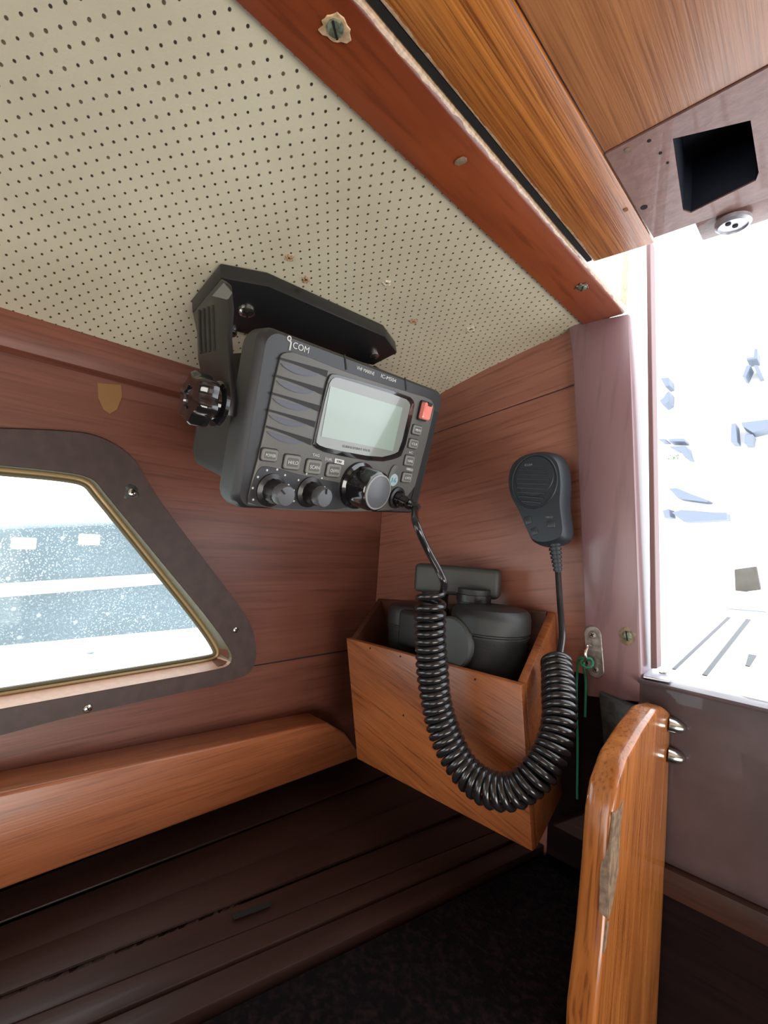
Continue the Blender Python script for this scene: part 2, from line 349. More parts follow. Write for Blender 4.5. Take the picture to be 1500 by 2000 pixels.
    def build(s, name, m, parent=None, base=None, smooth=35, label=None):
        me = bpy.data.meshes.new(name); s.bm.normal_update()
        if base is None and parent is None:
            vs = [v.co for v in s.bm.verts]
            base = V(((min(v.x for v in vs) + max(v.x for v in vs)) / 2, (min(v.y for v in vs) + max(v.y for v in vs)) / 2, min(v.z for v in vs)))
        org = V(base) if base is not None else V(parent['_o'])
        bmesh.ops.translate(s.bm, verts=s.bm.verts, vec=-org)
        s.bm.to_mesh(me); s.bm.free()
        for f in me.polygons: f.use_smooth = True
        me.set_sharp_from_angle(angle=math.radians(smooth))
        me.materials.append(m)
        o = bpy.data.objects.new(name, me); COL.objects.link(o)
        if parent:
            o.parent = parent; o['_o'] = tuple(org); o.location = org - V(parent['_o'])
        else:
            o.location = org; o['_o'] = tuple(org)
        if label: o['label'] = label
        return o
def empty(name, loc):
    o = bpy.data.objects.new(name, None); COL.objects.link(o); o.location = loc; o['_o'] = tuple(loc); o.empty_display_size = .02; return o
def tag(o, label, cat, group=None):
    o['label'] = label; o['category'] = cat
    if group: o['group'] = group
    return o
def struct(o, label=None):
    o['kind'] = 'structure'
    if label: o['label'] = label
    return o
def chaikin(p, n=2, closed=False):
    p = [V(q) for q in p]
    for _ in range(n):
        q = [] if closed else [p[0]]
        for i in range(len(p) if closed else len(p) - 1):
            a, b = p[i], p[(i + 1) % len(p)]
            q += [a * .75 + b * .25, a * .25 + b * .75]
        if not closed: q.append(p[-1])
        p = q
    return p
def spline(P, n):
    P = [V(p) for p in P]; L = []
    m = len(P) - 1
    for i in range(n + 1):
        t = i / n * m; k = min(int(t), m - 1); f = t - k
        p0, p1, p2, p3 = P[max(0, k - 1)], P[k], P[k + 1], P[min(m, k + 2)]
        L.append(.5 * ((2 * p1) + (p2 - p0) * f + (2 * p0 - 5 * p1 + 4 * p2 - p3) * f * f + (3 * p1 - p0 - 3 * p2 + p3) * f ** 3))
    return L
def resample(P, n):
    d = [0]
    for a, b in zip(P, P[1:]): d.append(d[-1] + (b - a).length)
    out = []; k = 0
    for i in range(n + 1):
        t = d[-1] * i / n
        while k < len(d) - 2 and d[k + 1] < t: k += 1
        f = (t - d[k]) / max(1e-9, d[k + 1] - d[k]); out.append(P[k].lerp(P[k + 1], f))
    return out
def rrect(w, h, r, n=5):
    pts = []
    for cx, cy, a0 in ((w / 2 - r, h / 2 - r, 0), (-w / 2 + r, h / 2 - r, 90), (-w / 2 + r, -h / 2 + r, 180), (w / 2 - r, -h / 2 + r, 270)):
        for i in range(n + 1):
            a = math.radians(a0 + 90 * i / n); pts.append((cx + r * math.cos(a), cy + r * math.sin(a)))
    return pts
def text_mesh(name, body, centre, right, up, width, m, parent, height=None, thick=.00015, label=None):
    cu = bpy.data.curves.new(name, 'FONT'); cu.body = body; cu.align_x = 'CENTER'; cu.align_y = 'CENTER'; cu.extrude = 0.02; cu.resolution_u = 3
    t = bpy.data.objects.new(name, cu); COL.objects.link(t)
    bpy.context.view_layer.update()
    me = bpy.data.meshes.new_from_object(t.evaluated_get(bpy.context.evaluated_depsgraph_get()))
    bpy.data.objects.remove(t); me.name = name
    xs = [v.co.x for v in me.vertices]; ys = [v.co.y for v in me.vertices]
    sx = width / (max(xs) - min(xs)); sy = height / (max(ys) - min(ys)) if height else sx
    mx, my = (max(xs) + min(xs)) / 2, (max(ys) + min(ys)) / 2
    right = V(right).normalized(); up = V(up).normalized(); nrm = right.cross(up)
    org = V(parent['_o'])
    for v in me.vertices:
        v.co = V(centre) - org + right * (v.co.x - mx) * sx + up * (v.co.y - my) * sy + nrm * (thick if v.co.z > 0 else -thick)
    me.materials.clear(); me.materials.append(m)
    o = bpy.data.objects.new(name, me); COL.objects.link(o); o.parent = parent; o['_o'] = tuple(org)
    if label: o['label'] = label
    return o
def slot_screw(parent, p, n, r, m=None, kind='slot', up=(0, 0, 1), name='screw', label=None, dome=.35, ang=30):
    """pan head screw with a cut slot or cross"""
    n = V(n).normalized(); g = G()
    g.lathe([(r * .98, -.0006), (r, 0), (r * .93, r * dome * .55), (r * .7, r * dome * .85), (r * .35, r * dome), (0, r * dome * 1.02)], p, n, 24)
    s = g.build(name, m or M['steel'], parent, label=label)
    u = (V(up) - n * V(up).dot(n)).normalized(); u = Matrix.Rotation(math.radians(ang), 3, n) @ u; v = n.cross(u); g = G()
    for (a, b) in (((u, v),) if kind == 'slot' else ((u, v), (v, u))):
        L_, W_ = (r * .95, r * .13) if kind == 'slot' else (r * .5, r * .12)
        c = [V(p) + a * sa * L_ + b * sb * W_ + n * hh for hh in (r * dome * .5, r * dome * 1.06) for sa, sb in ((-1, -1), (1, -1), (1, 1), (-1, 1))]
        g.hexa(c)
    g.build('slot' if kind == 'slot' else 'cross_recess', M['holedark'], s)
    return s

XL, YB = -0.377, 0.385           # cabin side, companionway bulkhead
def lin(ps, t):
    for (a, b), (c, d) in zip(ps, ps[1:]):
        if t <= c: return b + (d - b) * (t - a) / (c - a)
    return ps[-1][1]
CEIL = [(-.40, 1.3085), (-.377, 1.3188), (-.34, 1.3365), (-.300, 1.3535), (-.25, 1.3675), (-.20, 1.3785), (-.1577, 1.3862), (-.12, 1.391)]
def cz(x): return lin(CEIL, x)

# ------------------------------------------------------------------ room: ceiling
g = G(); xs = [-.40 + i * (.246 / 40) for i in range(41)]
prof = [V((x, -.45, cz(x))) for x in xs] + [V((x, -.45, cz(x) + .012)) for x in reversed(xs)]
g.prism(prof, (0, .86, 0))
ceil = struct(g.build('ceiling', M['vinyl'], smooth=50), 'beige perforated vinyl headlining of the cabin')
def cnorm(x): 
    e = .004; return V((cz(x + e) - cz(x - e), 0, -2 * e)).normalized()
def on_ceiling(p):
    z = 1.37
    for _ in range(12):
        q = hz(p, z); z = cz(q.x)
    return hz(p, z)
for i, p in enumerate([(564, 503), (597, 546), (755, 552), (808, 627), (918, 643)]):
    q = on_ceiling(p); n = cnorm(q.x); g = G()
    rr = .0026 if i < 4 else .0035
    ww = [random.uniform(.6, 1.35) for _ in range(18)]
    g.lathe([(rr * 1.2, -.0005), (rr * 1.0, .0006), (rr * .75, .0013), (rr * .45, .0008), (rr * .3, -.0002)], q, n, 18, wob=lambda t, h: ww[int(t * 18) % 18])
    th = g.build('torn_hole', M['torn'] if i in (0, 1, 3) else M['beige'], ceil, label='torn screw hole with raised crumbs of vinyl')
    g = G(); g.lathe([(rr * .34, .0001), (0, .0005)], q, n, 12); g.build('hole', M['holedark'], th)

# ------------------------------------------------------------------ room: cabin side with window hole
wi = [hx(p, XL) for p in [(0, 1381), (300, 1327), (405, 1308), (449, 1298), (448, 1262), (269, 1045), (200, 962), (178, 932), (120, 921), (0, 909)]]
wo = [hx(p, XL) for p in [(0, 1436), (126, 1402), (300, 1363), (441, 1331), (498, 1310), (498, 1235), (462, 1175), (294, 957), (262, 890), (190, 846), (100, 838), (0, 835)]]
def close_left(P, y):
    a, b = P[0], P[-1]; P = [V((XL, p.y, p.z)) for p in P]
    return P, [V((XL, y + .02, b.z)), V((XL, y, b.z - .02)), V((XL, y, a.z + .02)), V((XL, y + .02, a.z))]
def full(P, y):
    P, ext = close_left(P, y); C = chaikin(P, 3); return resample(C + ext + [C[0]], 360)[:-1]
inner = full(wi, -.27); outer = full(wo, -.31)
zsplit = [hx((480, 1303), XL).z, 1.0]
g = G()
hole = [V((XL, p.y, p.z)) for p in resample(chaikin(close_left(wi, -.27)[0], 3) + close_left(wi, -.27)[1] + [chaikin(close_left(wi, -.27)[0], 3)[0]], 90)[:-1]]
g.holed([V((XL, -.45, .20)), V((XL, YB + .02, .20)), V((XL, YB + .02, 1.325)), V((XL, -.45, 1.325))], hole, (-.02, 0, 0))
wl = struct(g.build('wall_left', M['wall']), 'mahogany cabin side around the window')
# seams between the planks of the cabin side
g = G()
for z in (zsplit[0], ):
    g.box((XL - .001, .16, z - .0005), (XL + .0003, YB, z + .0006))
g.build('plank_seam', M['holedark'], wl)
q = hx((213, 785), XL)
g = G(); g.prism([hx(p, XL + .0002) for p in [(190, 748), (236, 752), (238, 775), (228, 800), (214, 808), (202, 800), (192, 778)]], (.0003, 0, 0)); g.build('glue_stain', M['wax'], wl)

# window
wroot = struct(empty('window_1', (XL, .0, 1.06)), 'portlight with dark brown frame and salt-speckled glass')
g = G(); th = .0045
A = [p + V((th, 0, 0)) for p in inner]; B = [p + V((th, 0, 0)) for p in outer]
def match(ref, cand):          # nearest sequence alignment
    k = min(range(len(cand)), key=lambda j: (cand[j] - ref[0]).length); c = cand[k:] + cand[:k]; return c
B2 = B
ins = [p + (q - p).normalized() * .0015 for p, q in zip(B, A)]
a = [g.bm.verts.new(p + V((-th, 0, 0))) for p in A]; b = [g.bm.verts.new(p) for p in A]; c = [g.bm.verts.new(p) for p in ins]; d = [g.bm.verts.new(p + V((-th, 0, 0))) for p in B]
n = len(a)
for i in range(n):
    j = (i + 1) % n
    for P, Q in ((a, b), (b, c), (c, d)): g.bm.faces.new((P[i], P[j], Q[j], Q[i]))
bmesh.ops.recalc_face_normals(g.bm, faces=g.bm.faces)
g.build('window_frame', M['frame'], wroot, smooth=30)
g = G()
def shrink(P, s, dx, dx_tilt=True):
    dx0 = dx
    cy = sum(p.y for p in P) / len(P); czz = sum(p.z for p in P) / len(P); c0 = V((XL, cy, czz)); out = []
    zlo_, zhi_ = min(p.z for p in P), max(p.z for p in P)
    for i, p in enumerate(P):
        k_ = (p.z - zlo_) / (zhi_ - zlo_)
        if dx_tilt: dx = dx0 * (1 - .80 * min(1, k_ * 1.15))
        t = (P[(i + 1) % len(P)] - P[i - 1]).normalized(); nn = V((1, 0, 0)).cross(t); 
        if nn.dot(c0 - p) < 0: nn = -nn
        out.append(p + nn * s + V((dx, 0, 0)))
    return out
ra_, rb_ = [p + V((.0046, 0, 0)) for p in shrink(inner, .0003, 0)], shrink(inner, .0014, -.018)
zm_ = sum(p.z for p in inner) / len(inner)
def lower_run(i):
    d = inner[(i + 1) % len(inner)] - inner[i - 1]; return abs(d.y) > abs(d.z) * .9 and inner[i].z < zm_
for nm, mm, want in (('window_reveal', 'reveal_lit', True), ('window_reveal', 'gasket', False)):
    g = G()
    for i in range(len(inner)):
        j = (i + 1) % len(inner)
        if lower_run(i) == want: g.face([ra_[i], ra_[j], rb_[j], rb_[i]])
    g.build(nm, M[mm], wroot)
g = G(); g.tube([*[p for p in shrink(inner, .0024, -.0180)], shrink(inner, .0024, -.0180)[0]], .0015, 8, cap=False)
g.build('gilt_bead', M['gold'], wroot)
g = G(); g.tube([*[p for p in shrink(inner, .0050, -.0190)], shrink(inner, .0050, -.0190)[0]], .0015, 6, cap=False)
g.build('gasket', M['gasket'], wroot)
g = G(); g.prism(shrink(inner, .0035, -.0210), (-.003, 0, 0)); g.build('glass_pane', M['glass'], wroot)
for p, r in (((258, 962), .0032), ((460, 1230), .0025), ((171, 1384), .0031)):
    q = hx(p, XL + th); slot_screw(wroot, q, (1, 0, 0), r, M['steel'], 'cross', label='chrome cross-head screw', dome=.5)
g = G(); q = hx((258, 962), XL + th + .0002)
ww2 = [random.uniform(.7, 1.3) for _ in range(20)]
g.lathe([(.0052, 0), (.0045, .0002), (0, .0002)], q, (1, 0, 0), 20, wob=lambda t, h: ww2[int(t * 20) % 20]); g.build('sealant_smear', M['greybox'], wroot)

# unseen sides of the cabin: they close the room behind the camera
for nm, lo, hi, mm in (('wall_front', (-.42, -1.5, .2), (1.32, -1.46, 1.47), 'wall'), ('wall_right', (1.28, -1.5, .2), (1.32, .42, 1.47), 'wall'),
                       ('ceiling_forward', (-.42, -1.5, 1.40), (1.32, -.46, 1.42), 'vinyl2'), ('ceiling_starboard', (.305, -.459, 1.40), (1.32, .42, 1.42), 'vinyl2'),
                       ('wall_left_forward', (-.42, -1.46, .2), (-.38, -.46, 1.40), 'wall'), ('wall_back_starboard', (.36, YB, .2), (1.28, YB + .02, 1.40), 'bulk')):
    g = G(); g.box(lo, hi); struct(g.build(nm, M[mm]))

# crown moulding between headlining and cabin side
g = G()
sec = [(XL - .004, 1.2985), (XL + .004, 1.2985), (XL + .0085, 1.3005), (XL + .0105, 1.305), (XL + .0105, 1.317), (XL + .008, cz(XL + .008) + .003), (XL - .004, 1.322)]
g.prism([V((x, -.45, z)) for x, z in sec], (0, .835, 0))
struct(g.build('trim_1', M['crown']), 'mahogany moulding along the top of the cabin side')

# ------------------------------------------------------------------ room: bulkhead
def bw(p, y=YB): return hy(p, y)
s0 = bw((850, 845)); s1 = bw((1110, 755)); sl = (s1.z - s0.z) / (s1.x - s0.x)
def seam(x, dz=0): return s0.z + sl * (x - s0.x) + dz
xr = -.136
g = G()
g.prism([V((XL, YB, .20)), V((xr, YB, .20)), V((xr, YB, seam(xr, -.0006))), V((XL, YB, seam(XL, -.0006)))], (0, .018, 0), .0006, 1)
g.prism([V((XL, YB, seam(XL, .0004))), V((-.150, YB, seam(-.150, .0004))), V((-.150, YB, 1.395)), V((-.20, YB, 1.389)), V((-.3, YB, 1.362)), V((XL, YB, 1.325))], (0, .018, 0), .0006, 1)
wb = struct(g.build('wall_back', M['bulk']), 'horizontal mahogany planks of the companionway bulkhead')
# lower bulkhead under the pillar, near-black for the shade, carried left over the shadow
g = G(); g.box((-.168, YB - .0012, .20), (.36, YB + .0195, 1.1045), .0005, 1); struct(g.build('wall_back_lower', M['lowerbulk']), 'lower bulkhead below the companionway with shade in its near-black colour')

# pillar beside the companionway
pl = [bw(p, YB - .006) for p in [(1110, 636), (1118, 700), (1128, 900), (1136, 1070), (1141, 1200), (1146, 1360), (1252, 1372), (1252, 1300), (1245, 1100), (1235, 800), (1228, 612)]]
g = G(); g.prism(pl, (0, .030, 0), .0012, 2); pillar = struct(g.build('trim_2', M['pillar']), 'brown pillar beside the open companionway, glare haze in its mauve tint')
q = bw((1225, 1242), YB - .006); slot_screw(pillar, q, (0, -1, 0), .0036, M['green_brass'], 'slot', label='verdigris slotted screw', ang=10)
g = G(); rg = [random.uniform(.85, 1.25) for _ in range(16)]
g.lathe([(.0058, 0), (.0050, .0002), (0, .0002)], q, (0, -1, 0), 16, wob=lambda t, h: rg[int(t * 16) % 16]); g.build('filler_ring', M['worn'], pillar)

# ------------------------------------------------------------------ beam along the hatch
zb = 1.3838
g = G()
sec = [(-.1560, zb), (-.1262, zb + .0010), (-.1238, zb + .0022), (-.1228, zb + .006), (-.1228, 1.44), (-.1560, 1.44)]
g.prism([V((x, -.45, z)) for x, z in sec], (0, .831, 0), .0006, 1)
beam = struct(g.build('trim_3', M['beam']), 'red mahogany beam with a pale worn edge beside the hatch')
g = G(); g.box((-.1226, -.45, 1.3870), (-.1196, .300, 1.3880)); g.build('rebate', M['holedark'], beam)
for p, r, rr in (((655, 54), .0033, .0056), ((1137, 561), .0032, .0042)):
    q = hz(p, zb); q.z = zb + .0004; ww3 = [random.uniform(.75, 1.25) for _ in range(22)]
    g = G(); g.lathe([(rr, 0), (rr * .97, .0006), (r * .9, .0006)], q, (0, 0, -1), 22, wob=lambda t, h: ww3[int(t * 22) % 22]); g.build('chipped_ring', M['pale_worn'] if r > .0032 else M['dullsteel'], beam)
    slot_screw(beam, q + V((0, 0, -.0006)), (0, 0, -1), r, M['green_brass'], 'slot', up=(0, 1, 0), label='tarnished slotted screw', ang=-35)
g = G(); q = hz((900, 315), zb); g.lathe([(.0018, 0), (.0012, .0004), (0, .0003)], q, (0, 0, -1), 10, wob=lambda t, h: 1 + .9 * abs(math.cos(2 * PI * t))); g.build('scratch', M['worn'], beam)

# ------------------------------------------------------------------ sliding hatch
zh = 1.3868
hroot = tag(empty('sliding_hatch', (-.06, .25, zh)), 'orange varnished teak sliding hatch overhead, with maroon end beam', 'hatch')
xa = hz((739, 0), zh).x
xseam0 = hz((980, 0), zh); xseam1 = hz((1178, 300), zh)
yE0 = hz((1180, 505), zh).y; yE1 = hz((1257, 483), zh).y
xs1 = xseam1.x
g = G(); g.prism([V((xa, -.45, zh)), V((xs1 - .0004, -.45, zh)), V((xs1 - .0004, yE1, zh)), V((xa, yE0, zh))], (0, 0, .02), .001, 2)
g.build('hatch_board', M['hatch'], hroot)
yF = hz((1178, 304), zh).y; yF2 = hz((1500, 105), zh).y
g = G(); g.prism([V((xs1 + .0003, -.45, zh + .0004)), V((.30, -.45, zh + .0004)), V((.30, yF2 - .012, zh + .0004)), V((xs1 + .0003, yF - .0008, zh + .0004))], (0, 0, .02), .0008, 2)
g.build('hatch_board', M['hatch2'], hroot, label='wide paler teak board')
# maroon end beam with a rectangular recess
x0 = xs1 + .0006; yb = hz((1262, 470), zh).y; xe = .30
def shrink2(P, s_):
    c_ = sum(P, V((0, 0, 0))) / len(P); return [p + (c_ - p).normalized() * s_ for p in P]
rc = [hz(p, zh) for p in [(1314, 271), (1466, 235), (1482, 337), (1476, 353), (1349, 416), (1334, 411)]]
ob = [V((x0, yF, zh)), V((xe, yF2 - .012, zh)), V((xe, yb, zh)), V((-.062, yb, zh)), V((-.065, yb, zh)), V((x0, yb, zh))]
g = G(); g.holed(ob, rc, (0, 0, .03))
mb = g.build('end_beam', M['maroon'], hroot, label='maroon stained end beam with a square recess')
g = G(); g.prism([V((p.x, p.y, zh + .028)) for p in rc], (0, 0, .003)); g.build('recess', M['dark'], mb)
g = G(); g.band([p + V((0, 0, .0006)) for p in shrink2(rc, .0003)], [p + V((0, 0, .028)) for p in shrink2(rc, .0003)]); g.build('recess_shade', M['dark'], mb)  # dark band added so the recess walls look shaded
g = G(); g.box((-.063, yb - .001, zh + .001), (-.018, yb + .022, zh + .012), .001); g.build('lock_block', M['maroon'], mb)
lk = hz((1432, 432), zh - .001)
g = G(); g.lathe([(.0085, 0), (.0085, .002), (.0070, .0032), (.0068, .0022), (0, .0022)], lk, (0, 0, -1), 32); lkp = g.build('lock_rosette', M['sill'], hroot, label='round metal lock rosette')
for dx, dy in ((-.0018, -.0028), (.0008, .0012)):
    g = G(); g.lathe([(.0014, 0), (.0013, .0006), (0, .0006)], lk + V((dx, dy, -.0022)), (0, 0, -1), 14); g.build('keyhole', M['holedark'], lkp)
for p, r, mm in (((1258, 405), .0017, 'holedark'), ((1226, 293), .0014, 'worn'), ((1268, 275), .0008, 'holedark'), ((1290, 299), .0007, 'holedark'), ((1304, 318), .0006, 'holedark'), ((1222, 410), .0013, 'wax')):
    q = hz(p, zh - .0001); g = G(); g.lathe([(r, -.0003), (r, .0002), (0, .0002)], q, (0, 0, -1), 14); g.build('nail_hole', M[mm], hroot)

# ------------------------------------------------------------------ companionway: guide strip, sill, washboard
g = G(); g.prism([hy(p, .392) for p in [(1262, 470), (1270, 468), (1283, 1306), (1271, 1306)]], (0, .012, 0), .0004, 1)
tag(g.build('guide_strip', M['strip']), 'thin mauve vertical strip standing in the bright companionway', 'strip')
wz0, wz1 = .9957, 1.1105
g = G(); g.box((-.1045, YB - .006, wz0), (.35, YB - .0015, wz1), .0010)
wbd = tag(g.build('washboard', M['washboard']), 'dark purple brown board below the companionway sill', 'board')
g = G(); g.prism([V((-.1045, YB - .0085, wz1 - .001)), V((.35, YB - .0085, wz1 - .001)), V((.35, YB + .012, wz1 - .001)), V((-.1045, YB + .012, wz1 - .001))], (0, 0, .0030), .0007)
g.build('lip', M['washboard'], wbd)
g = G(); g.box((-.11, YB - .012, .9786), (.35, YB - .0015, .9957), .001); tag(g.build('ledge', M['ledge']), 'brown wooden ledge under the purple brown board', 'ledge')
sp = [hz(p, 1.1135) for p in [(1256, 1324), (1262, 1296), (1312, 1312), (1308, 1334)]]
g = G(); g.prism(sp, (0, 0, .0015), .0003, 1); sroot = g.build('sill_plate', M['sill'], base=sp[0])
tag(sroot, 'small aluminium plate with a loop at the corner of the sill', 'plate')
q = hz((1296, 1316), 1.1155); g = G()
g.tube([q + V((math.cos(t) * .0026, math.sin(t) * .0016, .0004)) for t in [2 * PI * i / 20 for i in range(21)]], .0005, 6, cap=False); g.build('ring', M['steel'], sroot)

# hook plate and green cord
def bp(px, py, y): return hy((px, py), y)
c0, c1 = bp(1157, 1240, YB - .0075), bp(1163, 1308, YB - .0075)
axv = (c1 - c0).normalized(); rad = (bp(1175, 1265, YB - .0075) - bp(1141, 1262, YB - .0075)).length / 2
sidev = axv.cross(V((0, 1, 0))).normalized()
pts = [c0 + (sidev * math.cos(t) - axv * math.sin(t)) * rad for t in [PI * i / 12 for i in range(13)]] + [c1 + (-sidev * math.cos(t) + axv * math.sin(t)) * rad * .95 for t in [PI * i / 12 for i in range(13)]]
hk = empty('hook_plate', c1); tag(hk, 'dull steel oblong plate with a small hook, screwed to the pillar', 'hook')
g = G(); g.prism(pts, (0, .0015, 0), .0004, 1); g.build('plate', M['dullsteel'], hk)
slot_screw(hk, c0 + V((0, 0, 0)), (0, -1, 0), rad * .48, M['dullsteel'], 'cross')
slot_screw(hk, c1 + V((0, 0, 0)), (0, -1, 0), rad * .40, M['dullsteel'], 'cross')
h0 = bp(1154, 1262, YB - .008); hp = spline([h0, h0 + V((0, -.006, .001)), h0 + V((-.0005, -.009, -.004)), h0 + V((0, -.008, -.009)), h0 + V((.0002, -.005, -.012))], 24)
g = G(); g.tube(hp, .0011, 8); g.build('hook', M['steel'], hk, label='bright steel hook')
lo = h0 + V((0, -.0085, -.008))
gp = [lo + V((.0045, .002, -.004)), lo + V((.003, .0015, .0)), lo, lo + V((-.0055, .001, -.002)), bp(1127, 1320, YB - .013), bp(1126, 1380, YB - .012), bp(1128, 1450, YB - .010), bp(1127, 1560, YB - .008)]
g = G(); g.tube(spline(gp, 60), .0009, 8)
gp = [lo + V((-.001, -.001, -.003)), lo + V((-.0015, 0, -.007)), bp(1143, 1320, YB - .010), bp(1144, 1345, YB - .009), bp(1143, 1400, YB - .007)]
g.tube(spline(gp, 40), .0009, 8)
g.tube([lo + V((math.cos(t) * .0042 + .0008, math.sin(t) * .002, math.sin(t) * .0030 - .0032)) for t in [2 * PI * i / 24 for i in range(25)]], .0009, 8, cap=False)
tag(g.build('green_cord', M['green']), 'green cord tied to the hook and hanging down', 'cord')

# grey metal box below the pillar
bx = [bp(*p, YB - .012) for p in [(1168, 1352), (1238, 1381), (1232, 1490), (1180, 1475)]]
g = G(); g.prism(bx, (0, .011, 0), .0015, 2); tag(g.build('metal_fitting', M['greybox']), 'dark grey metal fitting with a bright top edge below the pillar', 'fitting')
g = G(); tri = [bp(*p, YB - .02) for p in [(1078, 1612), (1140, 1590), (1150, 1650)]]
g.prism(tri, (0, .018, 0), .0006, 1); tag(g.build('corner_block', M['ledge']), 'small brown wooden block in the dark below the box', 'block')

# ------------------------------------------------------------------ fiddle rail, planking, cushion, floor
xf = -.345
ft0 = hx((0, 1550), xf); ft1 = hx((640, 1410), xf); fb0 = hx((0, 1740), xf); fb1 = hx((706, 1478), xf)
def ext(a, b, y): return a + (b - a) * ((y - a.y) / (b.y - a.y))
poly = [ext(ft0, ft1, -.45), ext(ft0, ft1, .275), hx((640, 1411), xf), hx((675, 1432), xf), hx((700, 1468), xf), hx((706, 1478), xf), ext(fb0, fb1, .20), ext(fb0, fb1, -.45)]
poly = [V((xf, p.y, p.z)) for p in poly]
g = G(); g.prism(poly, (-.0315, 0, 0), .0022, 3)
tag(g.build('fiddle_rail', M['fiddle']), 'broad mahogany rail along the cabin side under the window', 'rail')
zp = .965
lines = [[(0, 1735), (706, 1478)], [(0, 1802), (733, 1521)], [(0, 1875), (733, 1592)], [(0, 1945), (800, 1628)], [(15, 2000), (917, 1642)], [(170, 2000), (980, 1650)], [(323, 2000), (1034, 1664)]]
def zpl(p): return hz(p, zp)
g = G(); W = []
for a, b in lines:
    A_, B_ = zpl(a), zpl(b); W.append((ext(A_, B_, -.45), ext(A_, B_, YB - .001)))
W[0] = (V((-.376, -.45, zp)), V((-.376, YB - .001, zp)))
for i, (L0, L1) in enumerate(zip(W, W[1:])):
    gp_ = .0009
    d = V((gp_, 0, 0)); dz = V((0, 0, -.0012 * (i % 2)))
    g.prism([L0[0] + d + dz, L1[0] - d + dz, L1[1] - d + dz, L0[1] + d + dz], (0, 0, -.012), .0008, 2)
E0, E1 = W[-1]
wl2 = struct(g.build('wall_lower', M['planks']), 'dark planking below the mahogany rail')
g = G(); g.prism([zpl(p) + V((0, 0, .0004)) for p in [(455, 1786), (530, 1762), (528, 1772), (458, 1798)]], (0, 0, .0002)); g.build('dark_stain', M['holedark'], wl2)
g = G(); g.prism([V((E0.x + .001, -.45, .201)), V((E1.x + .001, YB - .002, .201)), V((-.1005, YB - .002, .201)), V((-.1005, -.45, .201))], (0, 0, zp - .005 - .201), .003, 3)
# berth cushion fills the quarter berth beside the planking
cu = g.build('berth_cushion', M['fabric']); tag(cu, 'dark brown speckled berth cushion at the bottom of the cabin', 'cushion')
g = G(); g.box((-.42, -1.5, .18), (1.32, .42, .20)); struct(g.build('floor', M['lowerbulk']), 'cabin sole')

# ------------------------------------------------------------------ box for the binoculars
yf = .300
FT = [hy((676, 1246), yf), hy((1018, 1338), yf)]; FB = [hy((1040, 1664), yf), hy((697, 1482), yf)]
yk = YB - .001
BT = [V((-.3721, yk, 1.1325)), hy((1085, 1196), yk)]
sh = .0
BB = [V((FB[1].x - .03, yk, FB[1].z)), V((FB[0].x - .017, yk, FB[0].z))]
bxr = empty('binocular_box', (-.25, .34, FB[0].z)); tag(bxr, 'open mahogany box mounted in the corner below the microphone', 'box')
t = .0065
def slab(c): return G().hexa([V(p) for p in c], .0009, 2)
yv = V((0, 1, 0))
slab([FB[1], FB[0], FB[0] + yv * t, FB[1] + yv * t, FT[0], FT[1], FT[1] + yv * t, FT[0] + yv * t]).build('front_panel', M['box'], bxr)
dxr = V((-t, 0, 0)); dxl = V((t, 0, 0)); e = V((0, .0003, 0))
slab([FB[0] + yv * t + e, BB[1], BB[1] + dxr, FB[0] + yv * t + dxr + e, FT[1] + yv * t + e, BT[1], BT[1] + dxr, FT[1] + yv * t + dxr + e]).build('side_panel', M['box'], bxr)
slab([FB[1] + yv * t + e, BB[0], BB[0] + dxl, FB[1] + yv * t + dxl + e, FT[0] + yv * t + e, BT[0], BT[0] + dxl, FT[0] + yv * t + dxl + e]).build('side_panel', M['boxin'], bxr)  # left side in the darkened wood, for the shadow in the box
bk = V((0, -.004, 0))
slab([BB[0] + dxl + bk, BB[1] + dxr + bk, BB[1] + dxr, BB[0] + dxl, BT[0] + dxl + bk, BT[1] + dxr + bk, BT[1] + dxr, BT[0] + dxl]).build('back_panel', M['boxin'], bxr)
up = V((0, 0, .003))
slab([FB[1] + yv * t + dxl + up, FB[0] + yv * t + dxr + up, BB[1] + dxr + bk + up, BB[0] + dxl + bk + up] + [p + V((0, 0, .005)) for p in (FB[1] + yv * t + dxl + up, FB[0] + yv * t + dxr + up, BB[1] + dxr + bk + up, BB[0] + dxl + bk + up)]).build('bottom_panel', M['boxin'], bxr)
for p in [(782, 1282), (928, 1327), (788, 1397), (723, 1266)]:
    q = hy(p, yf); g = G(); g.lathe([(.0009, -.0004), (.0008, .0002), (0, .0002)], q, (0, -1, 0), 10); g.build('nail_hole', M['holedark'], bxr)

# ------------------------------------------------------------------ binoculars
bn = empty('binoculars', (-.23, .342, FB[0].z + .008)); tag(bn, 'black rubber-armoured binoculars standing in the mahogany box', 'binoculars')
def barrel(pc, y, r, ztop, zbot, rim):
    c = hy(pc, y); c.z = 0; g = G()
    g.lathe([(r * .80, zbot), (r * .84, zbot + .004), (r * .93, ztop - .024), (r * .985, ztop - .021), (r * .985, ztop - .0195), (r * .95, ztop - .019), (r * .95, ztop - .018), (r * 1.0, ztop - .017), (r * 1.0, ztop - .007), (r * .97, ztop - .003), (r * .88, ztop), (r * .5, ztop + .0015), (0, ztop + .0015)], c, (0, 0, 1), 48)
    return g, c
ztR = hy((955, 1188), .335).z; ztL = hy((800, 1183), .345).z
zbot = FB[0].z + .0085
g, cR = barrel((957, 1230), .342, .0315, ztR, zbot, 0); g.build('barrel', M['bino'], bn)
g, cL = barrel((800, 1230), .352, .0215, ztL, zbot, 0); g.build('barrel', M['bino'], bn)
